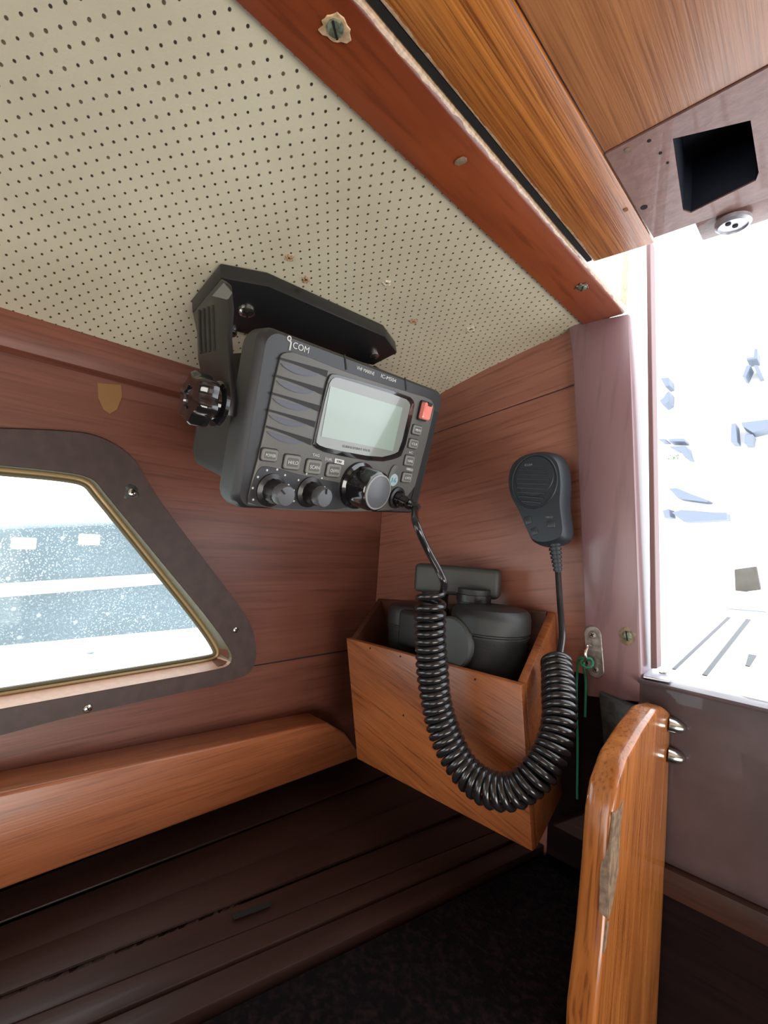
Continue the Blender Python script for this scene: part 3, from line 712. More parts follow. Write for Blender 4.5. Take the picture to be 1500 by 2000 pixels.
# hinge and focusing drum facing the cabin
dc = hy((878, 1256), .3095)
g = G(); rd = (hy((921, 1256), .3095) - dc).length
g.lathe([(0, -.0002), (rd * .93, 0), (rd, .0012), (rd, .005), (rd * .97, .0055), (rd * .97, .007), (rd * .9, .009), (rd * .88, .020), (0, .020)], dc, (0.12, 1, 0), 40); g.build('focus_drum', M['disc'], bn)
g = G(); g.box((min(cL.x, cR.x) + .005, .328, dc.z - .018), (max(cL.x, cR.x) - .005, .350, dc.z + .014), .004, 3); g.build('hinge_bridge', M['bino'], bn)
for pc, y, r in (((850, 1172), .350, .0115), ((925, 1172), .346, .0135)):
    c = hy(pc, y); c.z = 0; z1 = hy((880, 1152), .348).z; g = G()
    z0 = min(ztR, ztL) - .002
    g.lathe([(r * 1.12, z0), (r * 1.12, z0 + .004), (r, z0 + .005), (r, z1 + .004), (0, z1 + .004)], c, (0, 0, 1), 40); ey = g.build('eyepiece', M['bino'], bn)
    g = G()
    g.lathe([(r * .98, z1 - .0065), (r * 1.05, z1 - .006), (r * 1.05, z1 - .0005), (r * .98, z1)], c, (0, 0, 1), 120, wob=lambda t, h: 1 + .012 * (int(t * 120) % 2)); g.build('knurled_ring', M['black'], ey)
ca, cb = hy((806, 1166), .336), hy((992, 1166), .336); ct = hy((880, 1106), .336)
cc = hy((888, 1136), .343); ca_ = math.radians(24); zlo = hy((888, 1163), .343).z
def capf(x, y, z): return V((cc.x + x * math.cos(ca_) - y * math.sin(ca_), cc.y + x * math.sin(ca_) + y * math.cos(ca_), z))
g = G(); g.box((-.036, -.003, zlo), (.038, .015, ct.z), .004, 4, capf); g.build('eyepiece_cap', M['cap'], bn, label='dark grey rubber eyepiece cap')

# ------------------------------------------------------------------ marine radio on its ceiling bracket
O = V((-.2146, .1257, 1.3041)); AX = V((-.0609, .9962, .0629)).normalized(); BX = V((-.25, .0289, -.9678)); BX = (BX - AX * BX.dot(AX)).normalized(); NX = -(AX.cross(BX)).normalized()
if NX.x < 0: NX = -NX
RH = .0968; RW = .165
def F3(u, v, w=0): return O + AX * u + BX * v + NX * w
def fp(px, py, w=0):
    p = hit(px, py, NX, NX.dot(O) + w) - O; return p.dot(AX), p.dot(BX)
def fpl(pts, w=0): return [F3(*fp(*p, w), w) for p in pts]
rad_ = empty('marine_radio', F3(RW / 2, RH, -.03)); tag(rad_, 'black marine VHF radio hanging from a ceiling bracket, with green grey display', 'radio')
# faceplate housing
g = G()
def rring(u0, v0, u1, v1, r, w, n=6):
    pts = rrect(u1 - u0, v1 - v0, r, n); return [F3((u0 + u1) / 2 + x, (v0 + v1) / 2 + y, w) for x, y in pts]
def loft(g, rings, cap0=True, cap1=True):
    vr = [[g.bm.verts.new(p) for p in r] for r in rings]; fs = []
    for a_, b_ in zip(vr, vr[1:]):
        n_ = len(a_)
        for i in range(n_): fs.append(g.bm.faces.new((a_[i], a_[(i + 1) % n_], b_[(i + 1) % n_], b_[i])))
    if cap0: fs.append(g.bm.faces.new(vr[0]))
    if cap1: fs.append(g.bm.faces.new(vr[-1]))
    bmesh.ops.recalc_face_normals(g.bm, faces=fs); return g
loft(g, [rring(.0015, .0015, RW - .0015, RH - .0015, .008, 0), rring(0, 0, RW, RH, .008, -.0018), rring(-.001, -.001, RW + .001, RH + .001, .009, -.006)])
g.build('front_bezel', M['radio'], rad_)
g = G(); loft(g, [rring(-.001, -.001, RW + .001, RH + .001, .009, -.006), rring(-.0015, -.001, RW + .0015, RH + .002, .012, -.0165), rring(.001, .001, RW - .001, RH - .001, .012, -.020)])
g.build('housing', M['radio_side'], rad_)
g = G(); loft(g, [rring(.010, .010, RW - .010, RH - .008, .006, -.0195), rring(.012, .014, RW - .012, RH - .010, .006, -.075), rring(.016, .018, RW - .016, RH - .016, .006, -.085)])
for k in range(9): g.box((.02 + k * .0145, .018, -.084), (.023 + k * .0145, RH - .016, -.094), fr=F3)
g.build('heat_sink', M['radio_side'], rad_)
# raised grey panel
pp = [(553, 688), (575, 687), (672, 726), (790, 764), (838, 778), (846, 790), (843, 815), (797, 992), (700, 1000), (482, 992), (484, 960), (508, 872), (544, 696)]
g = G(); g.prism(chaikin(fpl(pp, 0), 1, True), NX * .0014, .0005, 2); panel = g.build('front_panel', M['panel'], rad_)
# dark channel right of the panel
g = G(); g.prism(fpl([(843, 800), (856, 806), (811, 990), (800, 990)], .0002), NX * .0003); g.build('side_channel', M['slot'], rad_)
for a_, b_ in (((673, 693), (676, 722)), ((791, 737), (793, 762))):
    g = G(); p0, p1 = fpl([a_, b_], .0001); g.tube([p0, p1], .0006, 6); g.build('bezel_groove', M['slot'], rad_)
W1 = .0016
g = G(); g.prism(chaikin(fpl([(502, 915), (520, 908), (600, 932), (676, 944), (684, 962), (690, 998), (484, 991), (486, 962)], .0013), 2, True), NX * .0004, .0003, 1); g.build('knob_shade', M['radio'], panel)  # dark overlay: shade around the knobs put into the panel colour
# louvres
sl_ = [((547, 699), (640, 725)), ((539, 733), (632, 760)), ((531, 767), (624, 793)), ((524, 800), (616, 824)), ((520, 832), (609, 859))]
for (a_, b_) in sl_:
    (u0, v0), (u1, v1) = fp(*a_, W1), fp(*b_, W1)
    g = G(); top = []; bot = []
    for i in range(13):
        t = i / 12; u = u0 + (u1 - u0) * t; v = v0 + (v1 - v0) * t
        top.append(F3(u, v - .0003, W1)); bot.append(F3(u, v + .0009 + .0030 * max(0, (t - .15)) ** 1.3, W1))
    g.prism(top + bot[::-1], NX * .0002); lv = g.build('louvre', M['slot'], panel)
    g = G(); up_ = []; dn = []
    for i in range(13):
        t = i / 12; u = u0 + (u1 - u0) * (.02 + .80 * t); v = v0 + (v1 - v0) * (.02 + .80 * t) + .0028
        up_.append(F3(u, v - .0002 + .0002 * math.sin(PI * t), W1)); dn.append(F3(u, v + .0031 * math.sin(PI * t) ** .8, W1))
    g.prism(up_ + dn[::-1][1:-1], NX * .0005); g.build('fin', M['fin'], lv)
# display
g = G(); g.prism(chaikin(fpl([(642, 729), (660, 731), (797, 772), (809, 785), (806, 806), (786, 888), (772, 896), (738, 903), (640, 886), (609, 872), (612, 858), (634, 752)], W1), 1, True), NX * .0010, .0005, 2)
disp = g.build('display_bezel', M['gloss'], rad_)
g = G(); g.prism(chaikin(fpl([(650, 737), (664, 738), (790, 777), (801, 788), (799, 800), (780, 880), (768, 887), (738, 894), (640, 876), (617, 867), (618, 855), (641, 752)], .0028), 1, True), NX * .0004); g.build('display_glass', M['lcdrim'], disp)
g = G(); g.prism(fpl([(645, 754), (786, 796), (767, 881), (627, 852)], .0033), NX * .0002); g.build('display_screen', M['lcd'], disp)
c = F3(*fp(697, 876, .0034), .0034); text_mesh('print', 'SUBMERSIBLE PLUS', c, AX, -BX, .026, M['inkdim'], disp, height=.0015)
# buttons
def button(px, py, w, h, txt, tilt=True, ink='ink'):
    u, v = fp(px, py, .0025); g = G()
    loft(g, [[F3(u + x, v + y, W1 - .0003) for x, y in rrect(w + .0012, h + .0012, .0016)], [F3(u + x, v + y, W1 + .0002) for x, y in rrect(w + .0010, h + .0010, .0016)]])
    sur = g.build('button_surround', M['slot'], panel); g = G()
    loft(g, [[F3(u + x, v + y, W1 - .0002) for x, y in rrect(w, h, .0015)], [F3(u + x, v + y, W1 + .0010) for x, y in rrect(w, h, .0015)], [F3(u + x, v + y, W1 + .0014) for x, y in rrect(w - .0010, h - .0010, .0011)]])
    b_ = g.build('button', M['btn'], panel); g = G()
    loft(g, [[F3(u + x, v + y, W1 + .0013) for x, y in rrect(w * .68, h * .62, .0006)], [F3(u + x, v + y, W1 + .0016) for x, y in rrect(w * .68, h * .62, .0006)]])
    g.build('button_label', M['btnin'], b_)
    return text_mesh('print', txt, F3(u, v, W1 + .0018), AX, -BX, w * .62, M[ink], b_, height=h * .26)
button(527, 889, .0105, .0066, 'POWER'); button(571, 903, .0115, .0082, 'HI/LO'); button(613, 912, .0118, .0084, 'SCAN'); button(652, 919, .0118, .0082, 'CH/WX')
button(815, 840, .0105, .0066, 'MENU'); button(808, 867, .0105, .0066, 'CLR'); button(800, 900, .0108, .0074, 'HAIL'); button(795, 933, .0112, .0072, 'LOCK')
def prt(px, py, txt, wd, ht, m='ink', par=None, w=.0017):
    return text_mesh('print', txt, F3(*fp(px, py, w), w), AX, -BX, wd, M[m], par or panel, height=ht)
prt(617, 889, 'TAG', .0055, .0017); prt(642, 897, 'DUAL', .0060, .0017); prt(803, 884, 'IC', .0045, .0015); prt(797, 916, 'DIM', .0045, .0014)
g = G(); g.prism(fpl([(654, 895), (672, 899), (671, 908), (653, 904)], .0016), NX * .0002); tri_ = g.build('print_box', M['ink'], panel)
prt(662, 901.5, 'TRI', .0045, .0014, 'btnin', w=.0021)
g = G(); g.prism(fpl([(795, 913), (807, 916), (806, 921), (794, 918)], .0016), NX * .0001); g.build('print_box', M['inkdim'], panel)
# logo: i with a ring above it, COM, and model text
lc = F3(*fp(583, 682, .0006), .0002)
def lprt(px, py, txt, wd, ht, m='ink'): return text_mesh('print', txt, F3(*fp(px, py, .0002), .0002), AX, -BX, wd, M[m], rad_, height=ht)
lprt(588, 679, 'COM', .0112, .0034); 
p0 = F3(*fp(567.5, 673, .0002), .0002)
g = G(); g.tube([p0 + BX * .0030, p0 - BX * .0014], .0005, 6); g.tube([p0 - BX * .0014 - AX * .0010, p0 - BX * .0014 + AX * .0002], .0004, 6)
pc_ = F3(*fp(565, 661, .0002), .0002); g.tube([pc_ + AX * .0011 * math.cos(t) + BX * .0011 * math.sin(t) for t in [2 * PI * i / 16 for i in range(17)]], .0004, 6, cap=False)
g.tube([pc_ + BX * .0012, p0 - BX * .0014], .0003, 6); g.build('print', M['ink'], rad_)
lprt(714, 724, 'VHF MARINE', .0165, .0021); lprt(759, 739, 'IC-M504', .0155, .0024)
# channel 16 key
u, v = fp(767, 937, .002); g = G()
td = [(math.cos(a_) * .0058, math.sin(a_) * .0062) for a_ in [math.radians(x) for x in range(0, 181, 15)]] + [(-.0054, -.004), (-.0042, -.0085), (-.0018, -.0110), (.0018, -.0110), (.0042, -.0085), (.0054, -.004)]
g.prism([F3(u + x, v + y, W1 - .0002) for x, y in td], NX * .0012, .0005, 2); k16 = g.build('channel_key', M['btnin'], panel)
g = G(); g.lathe([(.0047, 0), (.0045, .0006), (0, .0008)], F3(u, v, W1 + .001), NX, 28); g.build('key_cap', M['sixteen'], k16)
text_mesh('print', '16', F3(u, v, W1 + .0020), AX, -BX, .0046, M['cyan'], k16, height=.0034)
# distress key
u, v = fp(829, 803, .003); g = G()
loft(g, [[F3(u + x, v + y, .001) for x, y in rrect(.0115, .0145, .002)], [F3(u + x, v + y, W1 + .0012) for x, y in rrect(.0115, .0145, .002)]]); dk = g.build('distress_surround', M['slot'], panel)
g = G(); loft(g, [[F3(u + x, v + y, .0015) for x, y in rrect(.0098, .0128, .0018)], [F3(u + x, v + y, .0058) for x, y in rrect(.0094, .0124, .0018)], [F3(u + x, v + y, .0066) for x, y in rrect(.0078, .0108, .0014)]])
rdk = g.build('distress_cover', M['red'], panel, label='glossy red distress key cover')
g = G(); g.box((u - .0022, v - .0066, .0045), (u + .0022, v - .0040, .0073), .0004, 2, F3); g.build('catch', M['slot'], rdk)
# small knobs
def small_knob(px, py, ang):
    u, v = fp(px, py, W1); o = F3(u, v, W1 - .001); g = G()
    g.lathe([(.0098, 0), (.0096, .002), (.0072, .0032), (.0068, .009), (.0062, .0105), (0, .0110)], o, NX, 36, wob=lambda t, h: 1 - (.05 * (int(t * 36) % 3 == 0) if h > .003 else 0)); kb = g.build('knob', M['black'], panel)
    g = G(); g.lathe([(.0060, .0095), (.0061, .0150), (.0054, .0162), (0, .0166)], o, NX, 36); kt = g.build('knob_cap', M['knobtip'], kb)
    d = AX * math.cos(ang) + BX * math.sin(ang); q = o + NX * .0164; g = G(); s_ = NX.cross(d)
    g.hexa([q + d * a_ + s_ * b_ + NX * c_ for c_ in (0, .0006) for a_, b_ in ((.0025, -.0004), (.0056, -.0004), (.0056, .0004), (.0025, .0004))]); g.build('pointer', M['slot'], kt)
    for k in range(7):
        a_ = math.radians(-210 + k * 32); q = o + (AX * math.cos(a_) + BX * math.sin(a_)) * .0122 + NX * .0011
        g = G(); g.lathe([(.0007, 0), (.0006, .0002), (0, .0002)], q, NX, 8); g.build('tick_dot', M['ink'], kb)
small_knob(529, 957, -2.5); small_knob(604, 961, -1.7)
u, v = fp(698, 948, W1); o = F3(u, v, W1 - .001); g = G()
g.lathe([(.0165, 0), (.0160, .003), (.0140, .0042), (.0136, .018), (.0132, .0196), (.0118, .0204)], o, NX, 60, wob=lambda t, h: 1 - .035 * (abs(math.sin(5 * PI * t)) > .93) * (h > .004)); bk_ = g.build('channel_knob', M['gloss'], panel)
g = G(); g.lathe([(.0118, .0200), (.0117, .0209), (.0107, .0212), (.0107, .0205), (0, .0205)], o, NX, 48); g.build('knob_rim', M['inkdim'], bk_)
g = G(); g.lathe([(.0106, .0203), (.0104, .0209), (.0070, .0216), (0, .0220)], o, NX, 48); g.build('knob_cap', M['knobtip'], bk_)
# microphone socket
u, v = fp(774, 972, W1); so = F3(u, v, W1 - .001); g = G()
g.lathe([(.0085, 0), (.0082, .0025), (.0062, .0030), (.0060, .0015), (0, .0015)], so, NX, 32); g.build('microphone_socket', M['black'], panel)

# bracket: plate against the headlining, two arms, two clamp knobs
xm = -.292; nrm = cnorm(xm); dpl = nrm.dot(V((xm, 0, cz(xm)))) + .0125
def bpl(p, off=0): return hit(p[0], p[1], nrm, dpl + off)
e0 = bpl((432, 543)); e1 = bpl((525, 560)); e2 = bpl((752, 658)); e3 = bpl((776, 690)); e4 = bpl((735, 710)); e5 = bpl((375, 612))
sx_ = V((0, 1, 0)).cross(nrm).normalized()
if sx_.x > 0: sx_ = -sx_        # points towards the cabin side in the plate plane
wdt = (e4 - e3).dot(sx_)
br = G()
bkx = sx_ * max(.028, (e5 - e0).dot(sx_))
b5 = e5 + V((0, .004, 0)); b4 = V((0, 0, 0)) + e4
B_far = V((b5.x, e4.y, b5.z))
print('BRACKET', e0, e1, e2, e3, e4, e5, sx_, wdt)
br.prism([e0, e1, e2, e3, e4 + sx_ * .004, e5 + V((0, .010, 0)) + sx_ * .006, e5], -nrm * .011, .0012, 2)
bracket = br.build('bracket', M['black'], rad_, label='black ceiling bracket plate')
def plate_pt(p, off): return bpl(p, off)
for p, r in (((482, 606), .0056), ((452, 650), .0040), ((731, 693), .0040)):
    slot_screw(bracket, bpl(p, .0002), nrm, r, M['steel'], 'cross', dome=.6)
piv = F3(.0, .052, -.050)
for sgn in (0, 1):
    g = G(); yA = e5.y + .0005 if sgn == 0 else e4.y - .002
    yr = F3(-.004 if sgn == 0 else RW + .004, .05, -.05).y
    # arm outline in the x-z plane
    pv = F3(0 if sgn == 0 else RW, .052, -.050)
    tl = e5 if sgn == 0 else V((e5.x, e4.y, e5.z)); tr = e0 if sgn == 0 else V((e0.x, e4.y, e0.z))
    # near arm traced: left and right outlines
    if sgn == 0:
        ya = yr
        out = [hy(p, ya) for p in [(376, 612), (384, 650), (386, 700), (393, 738), (405, 770), (408, 800), (425, 815), (445, 812), (450, 780), (446, 700), (443, 655), (447, 600), (442, 553), (432, 544)]]
        vec = V((0, .0035, 0)); ref = out
    else:
        sh_ = V((0, 0, 0)); out = [p + V((F3(RW, 0, 0).x - F3(0, 0, 0).x, yr - ref[0].y, F3(RW, 0, 0).z - F3(0, 0, 0).z - .006)) for p in ref]; out = [p + V((-.022, -.014, 0)) for p in out]; vec = V((0, -.0035, 0))
    g.prism(out, vec, .0007, 2); arm = g.build('arm', M['black'], bracket)
    if sgn == 0:
        for k in range(4):
            xx = 389 + k * 9; p0 = hy((xx, 606 - k * 3), ya); p1 = hy((xx + 3, 690 - k * 2), ya); g = G(); g.tube([p0, p1], .0008, 8); g.build('rib', M['black'], arm)
        g = G(); g.prism([hy(p, ya - .0002) for p in [(414, 578), (437, 552), (452, 571), (443, 585)]], (0, .0006, 0)); g.build('facet', M['btn'], arm)
    kc = hy((428, 790), ya) if sgn == 0 else out[6]
    dr = V((0, -1, 0)) if sgn == 0 else V((0, 1, 0))
    if sgn == 0: kc0 = kc; arm0 = ref[0]
    else: kc = kc0 + (out[0] - ref[0]) + V((0, -.012, 0))
    g = G(); g.lathe([(.0125, 0), (.0125, .002), (.009, .003), (.0085, .006)], kc, dr, 32)
    g.lathe([(.0105, .0055), (.0128, .0065), (.0132, .0085), (.0132, .0150), (.0120, .0168), (.0060, .0172), (.0055, .0160), (0, .0160)], kc, dr, 80,
            wob=lambda t, h: (1 + .10 * math.cos(2 * PI * 6 * t)) if h > .0056 and h < .0175 else 1)
    g.build('clamp_knob', M['gloss'], bracket)

# ------------------------------------------------------------------ microphone with coiled cord
mc = empty('microphone', hy((1060, 1060), .362)); tag(mc, 'black handheld microphone on the bulkhead with its long coiled cord', 'microphone')
ym = .352; dep = .0185
front = [hy(p, ym) for p in [(1004, 897), (1024, 886), (1051, 880), (1076, 884), (1090, 897), (1096, 917), (1098, 951), (1095, 980), (1098, 1007), (1103, 1043), (1094, 1058), (1058, 1066), (1038, 1059), (1029, 1043), (1011, 998), (995, 971), (989, 944), (992, 915)]]
front = chaikin(front, 2, True); cen = sum(front, V((0, 0, 0))) / len(front)
def ringm(s, y): return [V((cen.x + (p.x - cen.x) * s, y, cen.z + (p.z - cen.z) * s)) for p in front]
g = G(); loft(g, [ringm(.94, ym), ringm(1.0, ym + .003), ringm(1.03, ym + .009), ringm(1.04, ym + dep - .004), ringm(.98, ym + dep)]); body = g.build('microphone_body', M['mic'], mc, smooth=50)
g = G(); gc = hy((1043, 940), ym - .0002); rg_ = (hy((1090, 940), ym).x - hy((996, 940), ym).x) / 2
g.tube([gc + V((math.cos(t), 0, math.sin(t) * 1.12)) * rg_ * .92 for t in [2 * PI * i / 40 for i in range(41)]], .0008, 6, cap=False); g.build('grille_ring', M['mic'], mc)
g = G()
for k in range(9):
    zz = -.75 + k * .17; hw = math.sqrt(max(.05, 1 - zz * zz)) * rg_ * .72
    a_ = gc + V((-hw, -.0002, zz * rg_ * 1.05 + .0004)); b_ = gc + V((hw * .75, -.0002, zz * rg_ * 1.05 - .0012)); g.tube([a_, b_], .00075, 6)
g.build('grille_slots', M['micside'], mc)
g = G(); g.prism([V((gc.x + math.cos(t) * rg_ * .80, ym - .0008, gc.z + .004 + math.sin(t) * rg_ * .80)) for t in [2 * PI * i / 30 for i in range(30)]], (0, .0015, 0), .0004, 1)
g.build('grille_disc', M['mic'], mc)
text_mesh('print', 'ICOM', hy((1032, 908), ym - .0010), (1, 0, 0), (0, 0, 1), .0062, M['inkdim'], mc, height=.0018)
def mbtn(px, py, w, h, tilt=0):
    c = hy((px, py), ym - .0006); g = G(); R_ = Matrix.Rotation(tilt, 3, 'Y')
    g.prism([c + R_ @ V((x, 0, y)) for x, y in rrect(w, h, .0012)], (0, .0016, 0), .0004, 2); g.build('button', M['micside'], mc)
mbtn(1031, 1016, .0058, .0064, -.35); mbtn(1043, 1038, .0058, .0058, -.35); mbtn(1076, 1024, .0068, .0052, 0)
text_mesh('print', 'HI/LO', hy((1073, 1010), ym - .0004), (1, 0, 0), (0, 0, 1), .0055, M['inkdim'], mc, height=.0013)
g = G(); g.box((cen.x - .010, ym + dep - .001, cen.z - .006), (cen.x + .010, YB - .001, cen.z + .012), .001); g.build('mounting_clip', M['mic'], mc)
# strain relief
r0 = hy((1083, 1062), ym + .008); r1 = hy((1090, 1118), ym + .008); ax_ = (r1 - r0); Lr = ax_.length; g = G(); pr_ = []
for k in range(7):
    h = Lr * k / 7; rr = .0050 - k * .00028
    pr_ += [(rr, h), (rr, h + Lr * .09), (rr * .72, h + Lr * .095), (rr * .72, h + Lr * .14)]
g.lathe([(0, 0)] + pr_ + [(0, Lr)], r0, ax_, 20); g.build('strain_relief', M['mic'], mc)
# cords
CW = .0025
coil = [(843, 1152, .262), (840, 1210, .262), (843, 1290, .264), (852, 1370, .266), (872, 1440, .268), (905, 1500, .270), (950, 1538, .272), (1000, 1545, .276), (1045, 1515, .282), (1078, 1465, .292), (1092, 1405, .303), (1091, 1345, .316), (1086, 1292, .330)]
cl = resample(spline([hy((a_, b_), c_) for a_, b_, c_ in coil], 200), 1400)
R0 = .0086; turns = 50; path = []
T = [(cl[min(i + 1, 1400)] - cl[max(i - 1, 0)]).normalized() for i in range(1401)]
uu = T[0].orthogonal().normalized(); camr = RM @ V((1, 0, 0)); ph0 = math.atan2(camr.dot(T[0].cross(uu)), camr.dot(uu))
for i in range(1401):
    uu = (uu - T[i] * uu.dot(T[i])).normalized(); vv = T[i].cross(uu); t = i / 1400
    # turns sit wider apart at the hanging ends, closer in the bend
    ph = 2 * PI * turns * (t - .03 * (1 - math.exp(-t / .04))) + ph0
    rr = R0 * (1 + .03 * math.sin(t * 37)) * (.93 + .07 * min(1, t * 12))
    path.append(cl[i] + (uu * math.cos(ph) + vv * math.sin(ph)) * rr)
j0 = hy((790, 990), 0.20)
jk = so + NX * .016
a0 = [so + NX * .0015, so + NX * .010, jk + AX * .003 + BX * .002]
lead = spline([so + NX * .012, so + NX * .0175 + AX * .003 + BX * .004, hy((812, 1020), .236), hy((836, 1075), .246), hy((856, 1112), .251), hy((867, 1138), .2535), path[0]], 60)
tail = spline([path[-1], hy((1094, 1285), .336), hy((1098, 1240), .345), hy((1094, 1180), .355), r1], 36)
g = G(); g.tube(lead[:-1] + path, CW, 8); g.build('coiled_cord', M['rubber'], mc, smooth=80)
g = G(); g.tube(tail, .0023, 10); g.build('cord_tail', M['rubber'], mc)
g = G(); dirp = (lead[7] - so).normalized(); pr_ = []
Lp = .020
for k in range(4):
    h = Lp * k / 4; rr = .0052 - k * .0006
    pr_ += [(rr, h), (rr, h + Lp * .17), (rr * .75, h + Lp * .175), (rr * .75, h + Lp * .245)]
g.lathe([(0, 0)] + pr_ + [(0, Lp)], so + NX * .001, dirp, 20); g.build('plug', M['rubber'], mc)

# ------------------------------------------------------------------ varnished divider board in the foreground
xp = -.0835
fr_ = [hx(p, xp) for p in [(1162, 2000), (1178, 1850), (1190, 1700), (1196, 1600), (1205, 1540), (1225, 1478), (1258, 1420), (1282, 1388), (1300, 1382), (1312, 1390), (1316, 1408)]]
bkp = [hx(p, xp) for p in [(1312, 1480), (1306, 1600), (1300, 1700), (1285, 2000)]]
fr_[0] = ext2 = fr_[0]
lowf = V((xp, fr_[0].y - .004, .201)); lowb = V((xp, bkp[-1].y - .002, .201))
prof = [lowf] + fr_ + bkp + [lowb]
prof = [V((xp, min(p.y, YB - .006), p.z)) for p in prof]
dv = empty('divider_board', (xp - .007, .32, prof[0].z)); tag(dv, 'varnished upright board with rounded worn top in the foreground', 'board')
y0 = hx((1190, 1700), xp).y; tk = abs(hy((1131, 1700), y0).x - xp)
g = G(); g.prism(prof, (-tk, 0, 0), .0036, 5); bd = g.build('board', M['divider'], dv, smooth=50)
def onr(p, off=.0003): return hx(p, xp + off)
for pts in ([(1199, 1590), (1212, 1578), (1218, 1560), (1212, 1620), (1208, 1700), (1196, 1770), (1189, 1796), (1190, 1700)], [(1186, 1800), (1190, 1798), (1184, 1850), (1180, 1862)]):
    g = G(); g.prism([onr(p) for p in pts], (-.0010, 0, 0)); g.build('worn_patch', M['worn'], dv)
def onf(p): 
    return hy(p, hx((1190, 1700), xp).y - .0)
seg_ = [(1190, 1590), (1178, 1610), (1180, 1650), (1172, 1700), (1170, 1780), (1180, 1790), (1186, 1795), (1190, 1700), (1197, 1600)]
# front edge plane through the straight part of the ridge
ra, rb = hx((1190, 1700), xp), hx((1170, 1930), xp); ndir = V((1, 0, 0)).cross((rb - ra)).normalized()
if ndir.y > 0: ndir = -ndir
def onfront(p, off=.0003): return hit(p[0], p[1], ndir, ndir.dot(ra) + off)
g = G(); g.prism([onfront(p) for p in seg_], -ndir * .001); g.build('worn_patch', M['worn'], dv)
g = G(); g.prism([onfront(p) for p in [(1142, 1600), (1148, 1552), (1156, 1570), (1160, 1625), (1148, 1632)]], -ndir * .001); g.build('pale_scuff', M['white'], dv)
for p in ((1308, 1413), (1308, 1470)):
    q = hx(p, xp); q.y = min(q.y, YB - .012); dirn = V((.9, .35, -.1)).normalized()
    g = G(); g.lathe([(.0050, 0), (.0050, .0035), (.0046, .0050), (.0036, .0080), (.0018, .0098), (0, .0103)], q + V((-.0005, 0, 0)), dirn, 24)
    g.build('dome_nut', M['steel'], dv, label='chrome dome nut on the board edge')

# ------------------------------------------------------------------ outside, port side: side deck and a neighbouring hull
zd = 1.035
xe_ = hz((200, 1243), zd).x
g = G(); g.box((xe_, -1.5, zd - .02), (XL - .03, 2.5, zd)); tag(g.build('side_deck', M['white']), 'white side deck outside the window', 'deck')
q = hz((177, 1276), zd); g = G(); g.lathe([(.004, 0), (.0035, .0015), (0, .002)], q, (0, 0, 1), 14); tag(g.build('deck_fitting', M['greypaint']), 'small grey deck fitting on the white side deck', 'fitting')
xh = -1.6
z_top, z_s0, z_s1 = hx((120, 1028), xh).z, hx((170, 1146), xh).z, hx((170, 1158), xh).z
z_low = hx((170, 1300), xh).z
hr = empty('neighbouring_boat', (xh - .3, .3, z_low)); tag(hr, 'blue grey boat hull with white stripe seen through the window', 'boat')
yH1 = hx((330, 1100), xh).y + .35
def hline(a_, b_, y): return ext_(hx(a_, xh), hx(b_, xh), y)
def ext_(a, b, y): return a + (b - a) * ((y - a.y) / (b.y - a.y))
T_ = ((0, 1030), (240, 1021)); S_ = ((0, 1166), (330, 1139)); yL = -1.2
g = G(); g.prism([V((xh, yL, z_low - .3)), V((xh, yH1 - .15, z_low)), hline(*T_, yH1), hline(*T_, yL)], (-.8, 0, 0), .02, 2); hb = g.build('hull', M['navy'], hr)
sa_, sb_ = hline(*S_, yL), hline(*S_, yH1 - .06); dz_ = V((0, 0, .036)); g = G(); g.prism([sa_, sb_, sb_ + dz_, sa_ + dz_], (.012, 0, 0), .004); g.build('rubbing_strake', M['white'], hr)
for k in range(3, 14):
    yy = hx((175, 1047), xh).y + (k - 7) * .155
    g = G(); zt_ = hline(*T_, yy).z; g.box((xh - .004, yy - .028, zt_ - .062), (xh + .006, yy + .028, zt_ - .030), .004); g.build('window_patch', M['white'], hr)

# ------------------------------------------------------------------ outside, aft: cockpit seat, distant boats
zc = 1.085
g = G(); g.box((-.35, YB + .022, zc - .02), (.9, 2.4, zc)); ck = tag(g.build('cockpit_seat', M['white']), 'cockpit seat whitened for the outdoor glare beyond the sill', 'seat')  # overexposed daylight on the seat put into its white colour
def cw(p): return hz(p, zc)
for a_, b_, w_ in (((1316, 1308), (1424, 1206), .003), ((1376, 1320), (1462, 1210), .004), ((1460, 1302), (1470, 1280), .004)):
    A_, B_ = cw(a_), cw(b_); g = G(); g.prism([A_ + V((-w_ / 2, 0, .0002)), A_ + V((w_ / 2, 0, .0002)), B_ + V((w_, 0, .0002)), B_ + V((-w_, 0, .0002))], (0, 0, .0008)); g.build('caulking_seam', M['seam'], ck)
g = G(); A_, B_ = cw((1422, 1190)), cw((1495, 1196)); g.tube([A_, B_], .0025, 6); g.build('coaming_line', M['greypaint'], ck)
# locker box on the seat
yq = hz((1460, 1156), zc).y
g = G(); g.prism([hy(p, yq) for p in [(1434, 1112), (1477, 1106), (1486, 1152), (1436, 1158)]], (0, .03, 0), .004); tag(g.build('locker_lid', M['lid']), 'small grey brown lid standing at the far end of the cockpit', 'lid')
yd = 6.0
g = G(); g.box((-3.2, yd + .24, -.5), (2.0, yd + 1.4, 3.9), .05); tag(g.build('white_backdrop', M['white']), 'white ship wall added to fill the background of the companionway', 'backdrop')  # added wall that blows out to white behind the distant boats
def far(name, polys, label, cat, m='greypaint', y=yd, dpt=.25):
    g = G()
    for P_ in polys: g.prism([hy(p, y) for p in P_], (0, dpt, 0), .004, 1)
    return tag(g.build(name, M[m]), label, cat)
far('motor_boat', [[(1312, 1001), (1330, 996), (1395, 1001), (1418, 1001), (1420, 1015), (1335, 1019)]], 'pale blue grey motor boat hull low in the companionway view', 'boat')
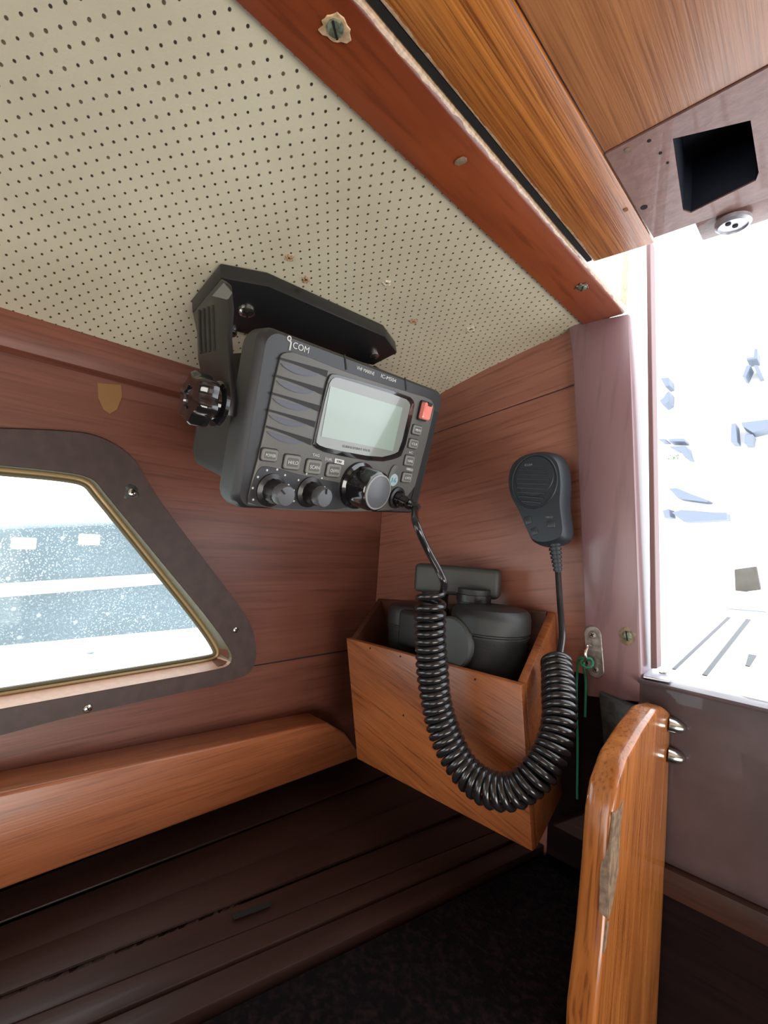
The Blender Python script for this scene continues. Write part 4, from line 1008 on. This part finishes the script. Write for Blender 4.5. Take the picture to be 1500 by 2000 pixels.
far('canopy', [[(1306, 954), (1322, 953), (1350, 965), (1385, 978), (1380, 981), (1325, 974)]], 'grey sloping boat canopy above the motor boat', 'canopy')
far('bollard', [[(1294, 997), (1306, 994), (1309, 1010), (1298, 1012)]], 'small square grey bollard left of the motor boat', 'bollard')
far('awning', [[(1448, 825), (1500, 819), (1500, 838), (1470, 845), (1450, 832)]], 'grey awning at the right of the companionway view', 'awning')
far('deck_ladder', [[(1428, 828), (1437, 826), (1440, 864), (1427, 863)]], 'grey ladder hanging left of the awning', 'ladder')
far('deck_ladder', [[(1455, 848), (1471, 848), (1468, 866), (1454, 866)]], 'grey ladder hanging directly below the awning', 'ladder')
far('radar_mast', [[(1450, 735), (1458, 713), (1467, 713), (1456, 737)], [(1472, 713), (1480, 713), (1488, 730), (1480, 733)], [(1473, 682), (1479, 680), (1479, 700), (1458, 703), (1458, 698), (1472, 697)]], 'pale grey mast with splayed legs high in the view', 'mast')
far('bracket_lamp', [[(1290, 738), (1306, 737), (1307, 752), (1299, 755)]], 'small brown grey lamp beside the guide strip, upper', 'lamp')
far('fender', [[(1302, 766), (1307, 764), (1306, 785), (1295, 792), (1288, 782), (1296, 776)]], 'small grey blue fender beside the guide strip, below the lamp', 'fender')
far('jetty_rail', [[(1287, 857), (1300, 857), (1300, 860), (1287, 860)], [(1306, 857), (1336, 856), (1337, 862), (1306, 862)]], 'thin grey jetty rail beside the guide strip', 'rail')
far('dinghy', [[(1306, 872), (1340, 872), (1347, 896), (1338, 894), (1330, 882)]], 'small blue grey dinghy below the jetty rail', 'dinghy')
g = G(); c = hy((1316, 893), yd + .12)
for k in range(26):
    o_ = c + V((random.uniform(-.085, .085), random.uniform(-.05, .05), random.uniform(-.03, .03))); d_ = V((random.uniform(-1, 1), random.uniform(-1, 1), random.uniform(-1, 1))).normalized() * .02
    s_ = d_.orthogonal().normalized() * .006; g.prism([o_ - d_, o_ + s_, o_ + d_, o_ - s_], (0, .003, 0))
tag(g.build('plant', M['foliage']), 'tuft of green leaves below the jetty rail', 'plant')
for o in bpy.data.objects:
    if '_o' in o: del o['_o']
